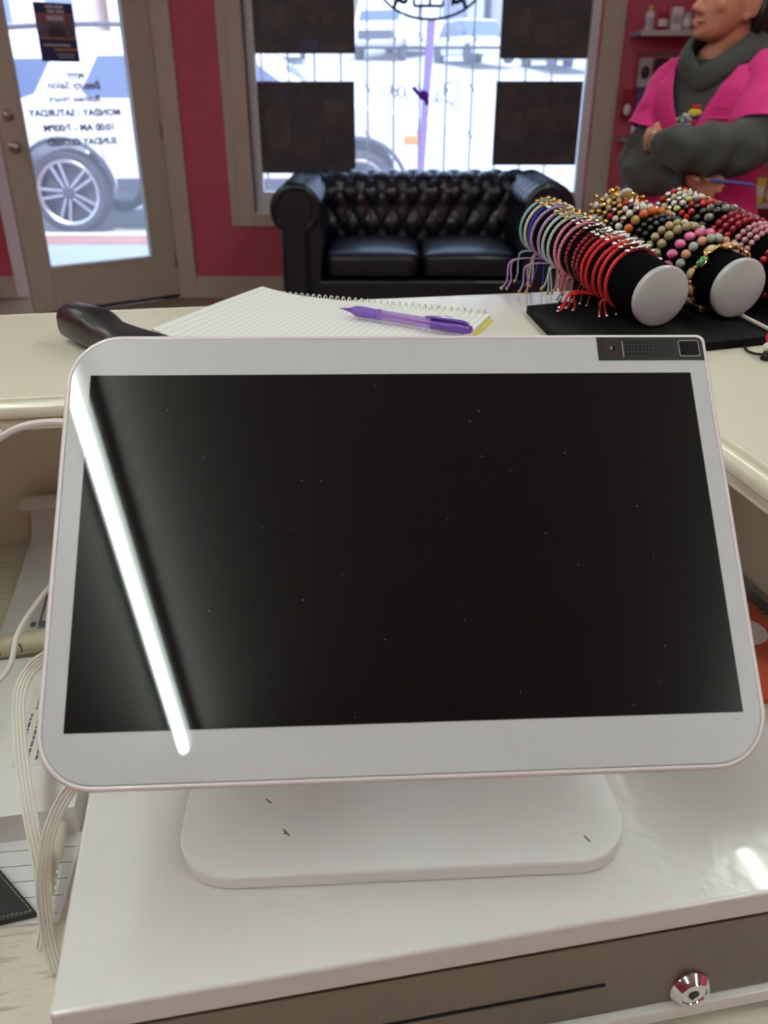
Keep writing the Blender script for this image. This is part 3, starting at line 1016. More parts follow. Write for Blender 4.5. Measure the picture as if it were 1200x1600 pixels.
def sq_(a0, b0, a1, b1, dz=.0012):
    def zz(b_):
        k = (b_ - .64) / .20 * 7
        return .004 + .012 * (max(0, k) / 7) ** 2
    sp_.add([ab(a0, b0, ZD + zz(b0) + dz), ab(a1, b0, ZD + zz(b0) + dz), ab(a1, b1, ZD + zz(b1) + dz), ab(a0, b1, ZD + zz(b1) + dz)], [(0, 1, 2, 3)])
for (a0, b0, a1, b1) in ((-.205, .755, -.14, .7585), (-.205, .685, -.203, .755), (-.205, .681, -.14, .683), (-.212, .684, -.207, .692), (-.203, .684, -.196, .692),
                         (-.19, .775, -.184, .779), (-.188, .785, -.182, .789), (-.186, .795, -.176, .805), (-.192, .742, -.17, .744), (-.188, .722, -.186, .73)):
    sq_(a0, b0, a1, b1)
sp_.build('sheet_print', mat('grey_ink', (110, 108, 114), .7), shp, smooth=None, world=True)

# cream marker / tube
tb = thing('cream_marker', 'fat cream coloured marker tube lying across the printed sheet', 'marker', tuple(ab(-.24, .64, ZD)), CA + .12)
TMx = Matrix.Translation((0, 0, .0155)) @ Matrix.Rotation(PI / 2, 4, 'Y')
MB().lathe([(.004, -.03), (.006, -.028), (.0075, -.012), (.0095, -.010), (.0098, .02), (.0100, .06), (.0098, .11), (.006, .112)], 20, TMx).build('barrel', mat('cream_plastic', (228, 216, 186), .4), tb)
for x in (.012, .030, .052):
    MB().box((x, -.0094, .0185), (x + .0016, -.0085, .0215)).box((x + .001, -.0101, .013), (x + .0022, -.0093, .0185)).build('printed_mark', MATS['grey_print_ink'], tb)

# lined note pad and dark wallet
npd = thing('lined_notepad', 'lined white notepad under the carton beside the cash drawer', 'notepad', tuple(ab(-.30, .375, ZD)), CA - .08)
MB().box((0, 0, 0), (.165, .22, .0022)).build('page_block', mat('pad_paper', (228, 228, 230), .7), npd)
rl = MB()
for i in range(16):
    rl.box((0.002, .006 + i * .0125, .0022), (.163, .0066 + i * .0125, .0023))
rl.build('ruled_lines', mat('grey_rule', (128, 128, 138), .7), npd)
wl = thing('leather_wallet', 'black leather wallet with tan stitching at the lower left edge', 'wallet', tuple(ab(-.165, .372, ZD)), 0)
W0, W1, W2, W3 = (-.2120, .3338), (-.2360, .3262), (-.300, .352), (-.262, .384)
wm = MB().prism([W0, (-.2465, .3640), (-.33, .44), (-.37, .36), (-.33, .29), (-.236, .3268)], ZD + .0025, ZD + .0075).build('cover', mat('black_leather', (38, 37, 40), .5, bump=(500, .5, .0008)), wl, bevel=.0012, world=True)
st = MB()
def stitch(p, q, n):
    for i in range(n):
        t0, t1 = (i + .2) / n, (i + .75) / n
        a_ = Vector((*p, ZD + .0077)).lerp(Vector((*q, ZD + .0077)), t0); b_ = Vector((*p, ZD + .0077)).lerp(Vector((*q, ZD + .0077)), t1)
        st.tube([a_, b_], .00035, 4)
stitch((-.2155, .3345), (-.2480, .3622), 16)
stitch((-.2155, .3345), (-.2370, .3290), 9)
st.build('stitching', mat('tan_thread', (168, 150, 104), .7), wl, world=True)

# cables
M_cab = mat('white_cable', (226, 222, 212), .4)
M_cab2 = mat('pinkish_white_cable', (232, 222, 222), .35)
def px(u, v, z):
    d = Vector(((u - 600) / FPX, 0, 0)) + _F - _U * ((v - 800) / FPX)
    return Vector((0, 0, HC)) + d * ((z - HC) / d.z)
def pxd(u, v, t):
    d = Vector(((u - 600) / FPX, 0, 0)) + _F - _U * ((v - 800) / FPX)
    return Vector((0, 0, HC)) + d * t
solo('power_cable', MB().tube(catmull([ab(-.34, .55, ZD + .004), ab(-.32, .56, .88), pxd(-30, 705, .60), pxd(0, 684, .59), pxd(30, 668, .585), pxd(62, 661, .58), pxd(100, 660, .57), pxd(150, 672, .56), pxd(190, 720, .55), pxd(200, 800, .53)], 6), .0026, 8), M_cab2, 'pinkish white cable arching above the left side of the screen', 'cable')
solo('thin_cable', MB().tube(catmull([ab(-.27, .47, ZD + .030), ab(-.245, .50, .86), px(0, 1062, .87), px(30, 985, .885), px(75, 920, .89), px(130, 860, .90), px(200, 830, .90)], 6), .0021, 8), M_cab, 'thin cream cable crossing over the printed sheet at left', 'cable')
def ribbon(name, label, pts, nstr=4, pitch=.0026, r=.00145, side=(1, 0, 0)):
    t = thing(name, label, 'cable', tuple(pts[-1]))
    C_ = catmull(pts, 8)
    for k in range(nstr):
        off = (k - (nstr - 1) / 2) * pitch
        pth = []
        for i in range(len(C_)):
            tg = (C_[min(i + 1, len(C_) - 1)] - C_[max(i - 1, 0)]).normalized()
            view = (C_[i] - Vector((0, 0, HC))).normalized()
            s_ = tg.cross(view * .5 + Vector(side).cross(tg) * .5).normalized()
            pth.append(C_[i] + s_ * off)
        MB().tube(pth, r, 6).build('strand', M_cab, t, world=True)
    return t
ribbon('flat_cable', 'flat white multi-strand cable running down over the carton at left',
       [px(180, 960, .93), px(95, 1012, .90), px(52, 1042, .885), px(31, 1085, .875), px(32, 1160, .865), px(43, 1250, .852), px(62, 1350, .83), px(72, 1430, .81), px(66, 1482, .798)], 4, .0022, .00125)
ribbon('flat_cable', 'flat white multi-strand cable hanging from the screen beside the cash drawer',
       [px(200, 1150, .93), px(140, 1200, .91), px(104, 1242, .895), px(80, 1292, .88), px(69, 1345, .862), px(67, 1400, .84), px(76, 1470, .812), px(90, 1520, .798)], 4, .0019, .00115)
pg_ = thing('cable_plug', 'white moulded cable plug with strain relief beside the cash drawer', 'plug', tuple(px(88, 1390, .80)))
P0, P1 = px(93, 1283, .832), px(84, 1352, .815)
MB().tube([P0, P0.lerp(P1, .15), P0.lerp(P1, .5), P0.lerp(P1, .8), P1], [.003, .0055, .0055, .005, .003], 10).build('plug_body', M_cab, pg_, bevel=0, world=True)
for i in range(4):
    q0 = P1.lerp(px(80, 1400, .803), (i + .1) / 4); q1 = P1.lerp(px(80, 1400, .803), (i + .65) / 4)
    MB().tube([q0, q1], .0032 - .0003 * i, 10).build('strain_ring', M_cab, pg_, world=True)
MB().tube([P1, px(80, 1400, .803)], .0016, 8).build('cord', M_cab, pg_, world=True)

# right: orange spiral pad standing in the recess
rp = thing('orange_notebook', 'orange covered spiral notebook tucked in the recess right of the screen', 'notebook', tuple(ab(.44, .56, ZD)), CA)
MB().box((-.07, -.10, .006), (.032, .052, .012)).build('cover', mat('orange_card', (206, 92, 66), .45), rp, bevel=.001)
MB().box((-.068, -.098, .0), (.030, .05, .006)).build('page_block', M_pap, rp)
MB().lathe([(.022, .0121), (.022, .0124), (.0003, .0124)], 24, Matrix.Translation((-.005, -.01, 0))).build('white_disc', M_pap, rp)
me = MB().tube([(.005 * math.cos(t), 0, .007 + .006 * math.sin(t)) for t in [2 * PI * k / 10 for k in range(10)]], .0008, 5, closed=True).mesh('coil', 40)
me.materials.append(mat('grey_wire', (150, 148, 146), .35, .6))
for i in range(18):
    link('wire_loop', me, rp, (.030, -.095 + i * .0082, .002))
solo('metal_ruler', MB().prism([(p.x, p.y) for p in (ab(.478, .40), ab(.485, .40), ab(.485, .66), ab(.478, .66))], ZD, ZD + .018), mat('grey_metal_edge', (170, 172, 176), .35, .7), 'grey metal ruler standing along the right recess panel', 'ruler')
solo('purple_pouch', MB().ell(tuple(ab(.425, .425, ZD + .012)), (.028, .02, .012)), mat('purple_dark_cloth', (60, 44, 70), .7), 'small dark purple pouch on the desk right of the screen', 'pouch')
# ================================================================== BRACELET DISPLAY
def proj(p):
    q = Vector(p) - Vector((0, 0, HC))
    z = q.dot(_F)
    return 600 + FPX * q.x / z, 800 - FPX * q.dot(_U) / z
RA = pxd(1030, 462, .745); RB = pxd(850, 353, .925)
ax = (RB - RA); RLEN = ax.length; ax.normalize()
ph_ = Vector((-ax.y, ax.x, 0)).normalized() * -1      # horizontal, to the right
wv = ph_.cross(ax).normalized()
if wv.z < 0: wv = -wv
OFF = ph_ * .0835 + Vector((0, 0, .002))
RR = .0268
M_velvet = mat('black_velvet', (9, 8, 10), 1.0, spec=.05, bump=(700, .6, .0008))
M_cap = mat('satin_grey_white_disc', (196, 195, 200), .25, coat=.4)
std = thing('bracelet_stand', 'black velvet bracelet stand with pale round end caps on the counter', 'display stand', (.30, .80, ZT))
MB().prism([(.145, .838), (.152, .745), (.165, .664), (.2845, .703), (.55, .791), (.52, .93), (.2, .86)], ZT, ZT + .008).build('base_plate', mat('black_acrylic', (11, 11, 12), .75, spec=.15, vary=(300, .5)), std, bevel=.0008, world=True)
def rp_(k, s, phi, R):
    return RA + OFF * k + ax * (RLEN * s) + (wv * math.cos(phi) - ph_ * math.sin(phi)) * R
for k in range(3):
    rings = []
    for s, r in ((0.0, RR), (.3, RR * 1.01), (.7, RR * 1.01), (1.0, RR), (1.012, RR * .97)):
        rings.append([rp_(k, s, 2 * PI * i / 40, r) for i in range(40)])
    MB().loft(rings).build('velvet_roll', M_velvet, std, smooth=40, world=True)
    rings = []
    for s, r in ((.004, RR * 1.03), (-.004, RR * 1.05), (-.012, RR * 1.05), (-.018, RR * 1.02), (-.021, RR * .96), (-.0225, RR * .6), (-.023, .0004)):
        rings.append([rp_(k, s, 2 * PI * i / 48, r) for i in range(48)])
    MB().loft(rings).build('end_cap', M_cap, std, smooth=50, world=True)
    # upright under the roll
    c0 = RA + OFF * k
    for s in (.22, .78):
        ctr_ = c0 + ax * (RLEN * s)
        a_ = Vector((ax.x, ax.y, 0)).normalized()
        hw, ht = .014, .012
        z1 = ctr_.z - RR + .004
        if s > .5:
            base_z = ZT + .008
            if k == 0:
                ctr_ = c0 + ax * (RLEN * .52)
            else:
                ctr_ = c0 + ax * (RLEN * .55)
        z1 = ctr_.z - RR + .004
        lo = Vector((ctr_.x, ctr_.y, ZT + .0078)); hi = Vector((ctr_.x, ctr_.y, z1 + .004))
        MB().hexa([lo - ph_ * hw - a_ * ht, lo + ph_ * hw - a_ * ht, lo + ph_ * hw + a_ * ht, lo - ph_ * hw + a_ * ht,
                   hi - ph_ * hw * .8 - a_ * ht, hi + ph_ * hw * .8 - a_ * ht, hi + ph_ * hw * .8 + a_ * ht, hi - ph_ * hw * .8 + a_ * ht]).build('upright', M_velvet, std, world=True)

M_silver = mat('silver_charm_metal', (205, 200, 192), .25, 1.0)
M_gold = mat('gold_charm_metal', (212, 172, 96), .25, 1.0)
M_pearl = mat('cream_pearl', (232, 224, 214), .25, coat=.4)
def cordmat(nm, rgb): return mat(nm + '_cord', rgb, .6, sheen=.2)
_sph = {}
def bead_mesh(nm, r, m, sq=1.0):
    key = (nm, round(r, 5), sq)
    if key not in _sph:
        me = MB().ell((0, 0, 0), (r, r, r * sq), 12, 8).mesh('bead', 60)
        me.materials.append(m)
        _sph[key] = me
    return _sph[key]

def find_s(xpx, k=0, R=.029):
    lo, hi = -.1, 1.15
    f = lambda s: min(proj(rp_(k, s, phi, R))[0] for phi in [math.radians(a) for a in range(60, 150, 6)])
    for _ in range(40):
        m_ = (lo + hi) / 2
        if f(m_) > xpx: lo = m_
        else: hi = m_
    return (lo + hi) / 2

rngb = random.Random(11)
def string_bracelet(k, s, nm, rgb, label, r=.0014, charm='silver', beads=None, tail=True, tail_dir=(-.02, -.01), tlen=.05, bead_end=True):
    R = RR * 1.01 + r
    origin = rp_(k, s, PI, R)
    t = thing('cord_bracelet', label, 'bracelet', tuple(origin), group='cord bracelets on the velvet rolls')
    m = cordmat(nm, rgb)
    N = 88
    tilt = rngb.uniform(-.012, .012)
    pts, rad = [], []
    for i in range(N):
        phi = 2 * PI * i / N
        ss = s + tilt * math.cos(phi) 
        pts.append(rp_(k, ss, phi, R))
        thick = 1.0 if (.12 < phi < 2.55) else .6
        rad.append(r * thick * (1.0 + (.16 if i % 2 else -.16)))
    MB().tube(pts, rad, 6, closed=True).build('cord', m, t, world=True)
    if beads:
        bm_, n_, br, p0, p1 = beads
        for j in range(n_):
            phi = p0 + (p1 - p0) * j / max(1, n_ - 1)
            p = rp_(k, s + tilt * math.cos(phi), phi, R + br * .25)
            o = link('bead', bead_mesh(bm_.name, br, bm_), t, tuple(MTX[t.name].inverted() @ p))
    cm = M_silver if charm == 'silver' else M_gold
    if charm:
        # ornate charm strip lying over the top of the roll
        n_ = 7
        ch = MB()
        for j in range(n_):
            phi = math.radians(24 - j * 13)
            p = rp_(k, s + .012 * math.sin(j * 1.1) * .4, phi, R + .0018)
            M_ = Matrix((( -ph_.x, ax.x, wv.x), (-ph_.y, ax.y, wv.y), (-ph_.z, ax.z, wv.z))).to_4x4()
            if j % 2 == 0:
                ch.ell(p, (.0030, .0028, .0016), 10, 6, M_)
            else:
                q = rp_(k, s, phi - .06, R + .0018)
                ch.tube([p + (ax * math.cos(a) * .0021) + ((q - p).normalized() * math.sin(a) * .0028) for a in [2 * PI * i / 10 for i in range(10)]], .0007, 5, closed=True)
        ch.build('charm', cm, t, world=True)
    if tail:
        b0 = rp_(k, s, math.radians(172), R)
        kn = MB().ell(b0, (r * 1.9, r * 1.9, r * 2.3), 8, 6)
        kn.build('slider_knot', m, t, world=True)
        for j in range(2):
            dx, dy = tail_dir
            jx, jy = rngb.uniform(-.012, .010), rngb.uniform(-.008, .008)
            L_ = tlen * rngb.uniform(.8, 1.15)
            zend = max(b0.z - L_, ZT + (.0105 if not (k == 0 and s > .75) else .004))
            e = Vector((b0.x + dx + jx, b0.y + dy + jy, zend))
            mid = b0.lerp(e, .35) + Vector((dx * .5, dy * .5, .010))
            pth = catmull([b0, mid, b0.lerp(e, .75) + Vector((dx * .15, 0, .001)), e], 6)
            MB().tube(pth, r * .55, 5).build('tail', m, t, world=True)
            if bead_end:
                MB().ell(e, (.0019, .0019, .0019), 10, 7).build('end_bead', M_silver if charm != 'gold' else M_gold, t, world=True)
    return t

M_ruby = mat('dark_red_glass', (150, 18, 36), .2, coat=.5)
first = [
 (813, 'aqua', (150, 200, 205), 'pale aqua cord bracelet at the far end of the front roll', 'gold', None, (-.022, .0)),
 (820, 'ivory', (232, 222, 206), 'ivory cord bracelet beside the aqua one at the far end', 'gold', None, (-.010, .0)),
 (826, 'royal_blue', (32, 58, 170), 'royal blue cord bracelet near the far end of the front roll', 'gold', None, (-.004, -.01)),
 (830, 'lavender', (186, 150, 204), 'lavender cord bracelet next to the royal blue one', 'silver', None, (-.045, -.002)),
 (841, 'lilac', (196, 160, 210), 'lilac cord bracelet with a gap of velvet before it, by the mint pair', 'gold', None, (-.038, -.012)),
 (848, 'mint', (196, 216, 210), 'pale mint cord bracelet, the one beside the lilac bracelet', 'gold', None, (-.016, -.006)),
 (856, 'mint', (196, 216, 210), 'pale mint cord bracelet, the one nearer the pink pair', 'gold', None, (-.014, -.008)),
 (866, 'pink', (242, 140, 170), 'light pink cord bracelet, farther of the pink pair', 'silver', None, (-.010, -.008)),
 (873, 'pink', (244, 146, 176), 'light pink cord bracelet, nearer of the pink pair', 'silver', None, (-.006, -.008)),
 (884, 'wine', (140, 22, 44), 'thin wine red bracelet with beads beside the pink pair', 'silver', 1, (-.018, -.018)),
 (895, 'wine', (140, 22, 44), 'middle thin wine red bracelet with faceted beads', 'silver', 1, (-.012, -.018)),
 (901, 'wine', (140, 22, 44), 'thin wine red beaded bracelet next to the bright red group', 'silver', 1, (-.004, -.020)),
 (909, 'red', (220, 24, 34), 'bright red braided cord bracelet, fifth from the front white disc', 'silver', None, (-.034, -.03)),
 (916, 'red', (220, 24, 34), 'bright red braided cord bracelet, fourth from the front white disc', 'silver', None, (-.040, -.022)),
 (927, 'red', (220, 24, 34), 'bright red braided cord bracelet, third from the front white disc', 'silver', None, (-.020, -.034)),
 (936, 'red', (220, 24, 34), 'bright red braided cord bracelet, second from the front white disc', 'silver', None, (.004, -.012)),
 (946, 'red', (220, 24, 34), 'bright red braided cord bracelet nearest the front white disc', 'silver', None, (.012, -.008)),
]
for i, (x, nm, rgb, lab, chm, bd, td) in enumerate(first):
    s = find_s(x)
    beads = (M_ruby, 9, .0021, math.radians(35), math.radians(100)) if bd else None
    r = .0019 if nm == 'red' else (.0010 if bd else .0016)
    tl = .055 if i < 9 else .04
    b = string_bracelet(0, s, nm, rgb, lab, r, chm, beads, True, td, tl)
    if nm == 'red':
        # red and white enamel plate on top
        M_ = Matrix(((-ph_.x, ax.x, wv.x), (-ph_.y, ax.y, wv.y), (-ph_.z, ax.z, wv.z))).to_4x4()
        pe = rp_(0, s + .005, math.radians(-12), RR + .0052)
        MB().ell(pe, (.0068, .0023, .0013), 12, 6, M_).build('enamel_plate', mat('white_enamel', (228, 220, 216), .25), b, world=True)

def bead_bracelet(k, s, m, br, label, sq=1.0, n=None, extra=None, name='beaded_bracelet', wave=0.0):
    R = RR + br
    t = thing(name, label, 'bracelet', tuple(rp_(k, s, PI, R)), group='beaded bracelets on the velvet rolls')
    Mi = MTX[t.name].inverted()
    n = n or int(2 * PI * R / (2 * br * 1.02))
    for j in range(n):
        phi = 2 * PI * (j + .3) / n
        p = rp_(k, s + wave * (1 if j % 2 else -1), phi, R)
        mm = m[j % len(m)] if isinstance(m, (list, tuple)) else m
        link('bead', bead_mesh(mm.name, br, mm, sq), t, tuple(Mi @ p))
    MB().tube([rp_(k, s, 2 * PI * i / 40, R) for i in range(40)], .0005, 5, closed=True).build('elastic', mat('elastic_thread', (60, 55, 50), .6), t, world=True)
    return t
def gem(nm, rgb, **k):
    return mat(nm, rgb, .18, coat=.6, **k)
G_pink = gem('pink_jade', (238, 120, 170)); G_olive = gem('olive_quartz', (168, 152, 112)); G_black = gem('black_onyx', (18, 18, 22))
G_orange = gem('orange_agate', (214, 110, 40)); G_amber = gem('amber_agate', (200, 150, 90)); G_pale = gem('pale_green_agate', (170, 180, 168))
G_white = gem('white_shell', (226, 222, 212)); G_grey = gem('grey_labradorite', (128, 122, 112)); G_pinkp = gem('rose_pearl', (216, 150, 160)); G_peach = gem('peach_crystal', (222, 160, 120))
G_green = gem('emerald_crystal', (40, 140, 80)); G_clear = gem('champagne_crystal', (214, 190, 150)); G_redc = gem('coral_red', (204, 34, 34)); G_silv = M_silver

# gold gem link bracelet nearest the second disc
R2 = RR + .0045
gl = thing('gem_bracelet', 'gold link bracelet with peach and green gems beside the right white disc', 'bracelet', tuple(rp_(1, .12, PI, R2)), group='beaded bracelets on the velvet rolls')
seq = [G_peach, G_clear, G_green, G_clear, G_peach, M_pearl]
Mi = MTX[gl.name].inverted()
for j in range(14):
    phi = 2 * PI * (j + .15) / 14
    mm = seq[j % len(seq)]
    p = rp_(1, .12 + .012 * (1 if j % 2 else -1), phi, R2)
    rad = (wv * math.cos(phi) - ph_ * math.sin(phi))
    tg = ax.cross(rad)
    M_ = Matrix(((ax.x, tg.x, rad.x), (ax.y, tg.y, rad.y), (ax.z, tg.z, rad.z))).to_4x4()
    ge = MB().ell(p, (.0042, .0056, .0034), 12, 8, M_).build('gem', mm, gl, world=True)
    MB().tube([p + ax * (.0046 * math.cos(a)) + tg * (.006 * math.sin(a)) for a in [2 * PI * i / 16 for i in range(16)]], .0009, 6, closed=True).build('setting', M_gold, ge, world=True)
    p2 = rp_(1, .12, phi + PI / 14, R2)
    link('gold_bead', bead_mesh('gold_charm_metal', .0021, M_gold), gl, tuple(Mi @ p2))
bead_bracelet(1, .215, [G_pale, G_peach], .0046, 'pale green and peach bead bracelet behind the gold gem bracelet')
bead_bracelet(1, .285, G_pink, .0055, 'chunky pink bead bracelet on the middle roll', .8)
bead_bracelet(1, .385, G_olive, .0048, 'olive quartz bead bracelet beside the chunky pink one')
bead_bracelet(1, .455, [G_olive, G_clear], .0042, 'olive and champagne bead bracelet beside the black beads')
bead_bracelet(1, .525, G_black, .0034, 'black onyx bead bracelet nearer the olive beads')
bead_bracelet(1, .575, G_black, .0034, 'black onyx bead bracelet nearer the orange beads')
bead_bracelet(1, .645, [G_orange, G_orange, G_amber], .0050, 'orange agate bead bracelet in the middle of the second roll')
bead_bracelet(1, .725, [G_white, M_silver], .0040, 'white shell and silver bead bracelet behind the orange one')
bead_bracelet(1, .785, [G_white, G_black, G_white, M_gold], .0034, 'white black and gold eye bead bracelet on the second roll')
bead_bracelet(1, .835, [M_silver, G_redc, M_gold], .0034, 'silver and red charm bead bracelet near the daisy')
for i, (s, mm, rr_, lab) in enumerate(((.885, [M_gold, G_clear], .0034, 'gold and champagne bead bracelet carrying the white daisy'), (.93, [M_gold, M_gold, G_white], .0036, 'gold bead bracelet with white shells at the far end of the second roll'), (.975, [M_gold, M_pearl], .0040, 'gold and pearl bracelet at the very end of the second roll'))):
    b = bead_bracelet(1, s, mm, rr_, lab, wave=.004)
    ch = MB()
    for j in range(9):
        phi = math.radians(rngb.uniform(-60, 60))
        p = rp_(1, s + rngb.uniform(-.03, .03), phi, RR + .0075 + rngb.uniform(0, .003))
        ch.ell(p, (rngb.uniform(.002, .0042), rngb.uniform(.002, .004), rngb.uniform(.0015, .003)), 8, 6)
    ch.build('charm_cluster', M_gold, b, smooth=None, world=True)
    if i == 0:
        c0 = rp_(1, .875, math.radians(8), RR + .0105)
        fl_ = MB()
        for q in range(8):
            a = 2 * PI * q / 8
            fl_.ell(c0 + ph_ * (.0052 * math.cos(a)) + (wv * .8 - ax * .6).normalized() * (.0052 * math.sin(a)), (.0028, .0022, .0026), 8, 6)
        d_ = fl_.build('daisy', G_white, b, world=True)
        MB().ell(c0 - ax * .002 + wv * .001, (.0032, .0026, .0032), 10, 8).build('daisy_eye', gem('daisy_yellow', (240, 190, 20)), d_, world=True)
# third roll
bead_bracelet(2, .06, [G_redc, M_silver], .0038, 'red and silver bead bracelet at the right picture edge')
bead_bracelet(2, .155, [M_ruby, G_redc], .0034, 'dark red bead bracelet near the right edge on the third roll')
for i, s in enumerate((.275, .32, .365)):
    bead_bracelet(2, s, G_pinkp, .0031, ('rose pearl bracelet nearest the right edge of the three', 'middle one of the three rose pearl bracelets', 'rose pearl bracelet touching the ruby strands')[i])
for i, s in enumerate((.425, .475, .525)):
    bead_bracelet(2, s, M_ruby, .0036, ('ruby red strand beside the rose pearls', 'middle ruby red strand on the third roll', 'ruby red strand beside the grey stones')[i], 1.2)
bead_bracelet(2, .60, [G_grey, G_black], .0050, 'grey and black stone bracelet beside the ruby strands', .9)
bead_bracelet(2, .665, [G_black, G_grey, G_black], .0042, 'black bracelet with grey oval stones on the third roll')
bead_bracelet(2, .735, [G_redc, G_redc, G_black], .0036, 'coral red and black bracelet, nearer the grey stones')
bead_bracelet(2, .785, [G_redc, G_black], .0032, 'coral red and black bracelet, nearer the cream strand')
bead_bracelet(2, .835, [G_white, gem('pale_yellow_bead', (226, 214, 130))], .0040, 'cream and yellow bead bracelet on the third roll', .8)
bead_bracelet(2, .885, [M_silver, G_white], .0034, 'silver and white crystal bracelet near the yellow beads')
bead_bracelet(2, .93, [G_clear, M_silver], .0034, 'champagne crystal bracelet near the far end of the third roll')
bead_bracelet(2, .975, [M_silver, G_redc], .0036, 'silver and red bead bracelet at the far end of the third roll')
solo('white_stick', MB().tube([px(1150, 488, ZT + .012), px(1225, 526, ZT + .0105)], .0018, 6), mat('ivory_stick', (216, 208, 190), .5), 'thin ivory stick lying on the black stand base at right', 'stick')
# little red and white figure with a black tassel, and a black cord
fg = thing('tassel_charm', 'small red and white figure charm with a black tassel on the counter', 'charm', tuple(px(1192, 560, ZT)))
f0 = px(1197, 548, ZT + .006)
MB().ell(f0 + Vector((.002, 0, .012)), (.0045, .004, .006)).build('red_body', mat('red_felt', (190, 36, 32), .6), fg, world=True)
MB().ell(f0 + Vector((-.001, -.003, .004)), (.004, .0035, .004)).build('white_face', mat('white_felt', (220, 214, 208), .6), fg, world=True)
for i in range(6):
    d_ = Vector((-.006 + .0026 * i, -.010 - .002 * (i % 2), -.0035))
    MB().tube([f0, f0 + d_ * .6 + Vector((0, 0, .001)), f0 + d_], [.0012, .002, .0026], 7).build('tassel_strand', mat('black_yarn', (14, 13, 15), .8), fg, world=True)
solo('black_cord', MB().tube(catmull([px(1161, 532, ZT + .002), px(1166, 546, ZT + .0015), px(1178, 552, ZT + .0015), px(1195, 553, ZT + .0015), px(1230, 549, ZT + .0015)], 6), .0011, 6), mat('black_cord_rubber', (16, 15, 17), .5), 'thin black cord curling out from under the bracelet stand', 'cord')
# ================================================================== CHESTERFIELD SOFA
M_lea = mat('black_leather_sofa', (15, 20, 34), .34, spec=.6, coat=.35, bump=(60, .25, .003))
M_leaflat = mat('black_leather_smooth', (15, 20, 34), .40, spec=.6, coat=.2, bump=(80, .3, .002))
SX, SYF, SYB = .205, 4.62, 5.50
sofa = thing('chesterfield_sofa', 'black tufted leather two-seat sofa under the shop window', 'sofa', (SX, (SYF + SYB) / 2, 0))
HI = .535          # inner half width
ARX, ARR = .675, .135   # arm roll centre / radius
ROLLZ = .672
def prof_pts():
    """cross section: (d, z): d = distance outward from inner face; from seat up, over roll, down the outside"""
    P = [(.02, .33), (.015, .40), (.008, .47), (.0, .53)]
    cx, cz, r = .14, ROLLZ, ARR
    a0, a1 = math.radians(205), math.radians(-62)
    for i in range(19):
        a = a0 + (a1 - a0) * i / 18
        P.append((cx + r * math.cos(a), cz + r * math.sin(a)))
    P += [(.195, .50), (.20, .40), (.20, .25), (.20, .10)]
    return P
PROF = prof_pts()
# resample profile
def resample(P, n):
    L = [0]
    for a, b in zip(P, P[1:]):
        L.append(L[-1] + math.dist(a, b))
    out = []
    for i in range(n):
        t = L[-1] * i / (n - 1)
        k = 0
        while k < len(P) - 2 and L[k + 1] < t: k += 1
        f = (t - L[k]) / (L[k + 1] - L[k])
        out.append((P[k][0] + (P[k + 1][0] - P[k][0]) * f, P[k][1] + (P[k + 1][1] - P[k][1]) * f, t))
    return out
NP = 84
PR = resample(PROF, NP)
PN = []
for i in range(NP):
    a, b = PR[max(i - 1, 0)], PR[min(i + 1, NP - 1)]
    dx, dz = b[0] - a[0], b[1] - a[1]
    l = math.hypot(dx, dz)
    PN.append((-dz / l, dx / l))        # points to the inner/top side
TP = .125          # tuft pitch along length
TV = .105          # tuft pitch along profile
V0, V1 = .06, .62  # tufted range along profile
def tuft(u, v):
    """puffy diamond pattern, buttons at lattice points"""
    if v < V0 - .05 or v > V1 + .05:
        return 0.0
    a = u / TP
    b = (v - V0) / TV
    # diamond coordinates
    p, q = a + b / 2 + .25, a - b / 2 + .25
    fp, fq = abs((p % 1) - .5) * 2, abs((q % 1) - .5) * 2   # 1 on seams
    h = (1 - fp ** 3) * (1 - fq ** 3)
    w = min(1, max(0, (v - V0 + .05) / .05), 1) * min(1, max(0, (V1 + .05 - v) / .06))
    return (.018 * h - .012) * w
def button_spots(length):
    S = []
    for b2 in range(0, 7):
        b = b2 * 1.0
        v = V0 + b * TV
        if v > V1 + .01: break
        # seams cross where p and q are both integers (+.0): a+b/2+.25 = i ; a-b/2+.25 = j
        off = (b / 2) % 1
        i = -40
        while i < 40:
            a = i - .25 + off
            u = a * TP
            if abs(u) < length / 2 - .03:
                S.append((u, v))
            i += 1
    return S
def at_prof(v):
    k = 0
    while k < NP - 2 and PR[k + 1][2] < v: k += 1
    f = (v - PR[k][2]) / (PR[k + 1][2] - PR[k][2])
    return [PR[k][0] + (PR[k + 1][0] - PR[k][0]) * f, PR[k][1] + (PR[k + 1][1] - PR[k][1]) * f], PN[k]
btn = MB().ell((0, 0, 0), (.011, .011, .008), 10, 6).mesh('button', 60); btn.materials.append(M_leaflat)
def section(nm, length, place, rail_n):
    m = MB()
    nu = int(length / .011)
    def fn(i, j):
        u = (i - .5) * length
        k = int(round(j * (NP - 1)))
        d, z, v = PR[k]
        h = tuft(u, v)
        return place(u, d - PN[k][0] * h * -1, z + PN[k][1] * h)
    m.grid(fn, nu, NP)
    # closing faces at both ends and the base
    for s in (0, 1):
        base = len(m.v)
        pts = [place((s - .5) * length, PR[k][0], PR[k][1]) for k in range(NP)] + [place((s - .5) * length, .02, .10)]
        m.add(pts, [tuple(range(len(pts)))])
    o = m.build(nm, M_lea, sofa, smooth=60, world=True)
    for (u, v) in button_spots(length):
        (d, z), n_ = at_prof(v)
        h = -.010
        p = place(u, d + n_[0] * h, z + n_[1] * h)
        link('button', btn, o, tuple(MTX[o.name].inverted() @ Vector(p)))
    return o
YBK = 5.22            # inner face of the back
section('backrest', 2 * HI + .30, lambda u, d, z: Vector((SX + u, YBK + d, z)), 0)
ALEN = YBK + .16 - SYF
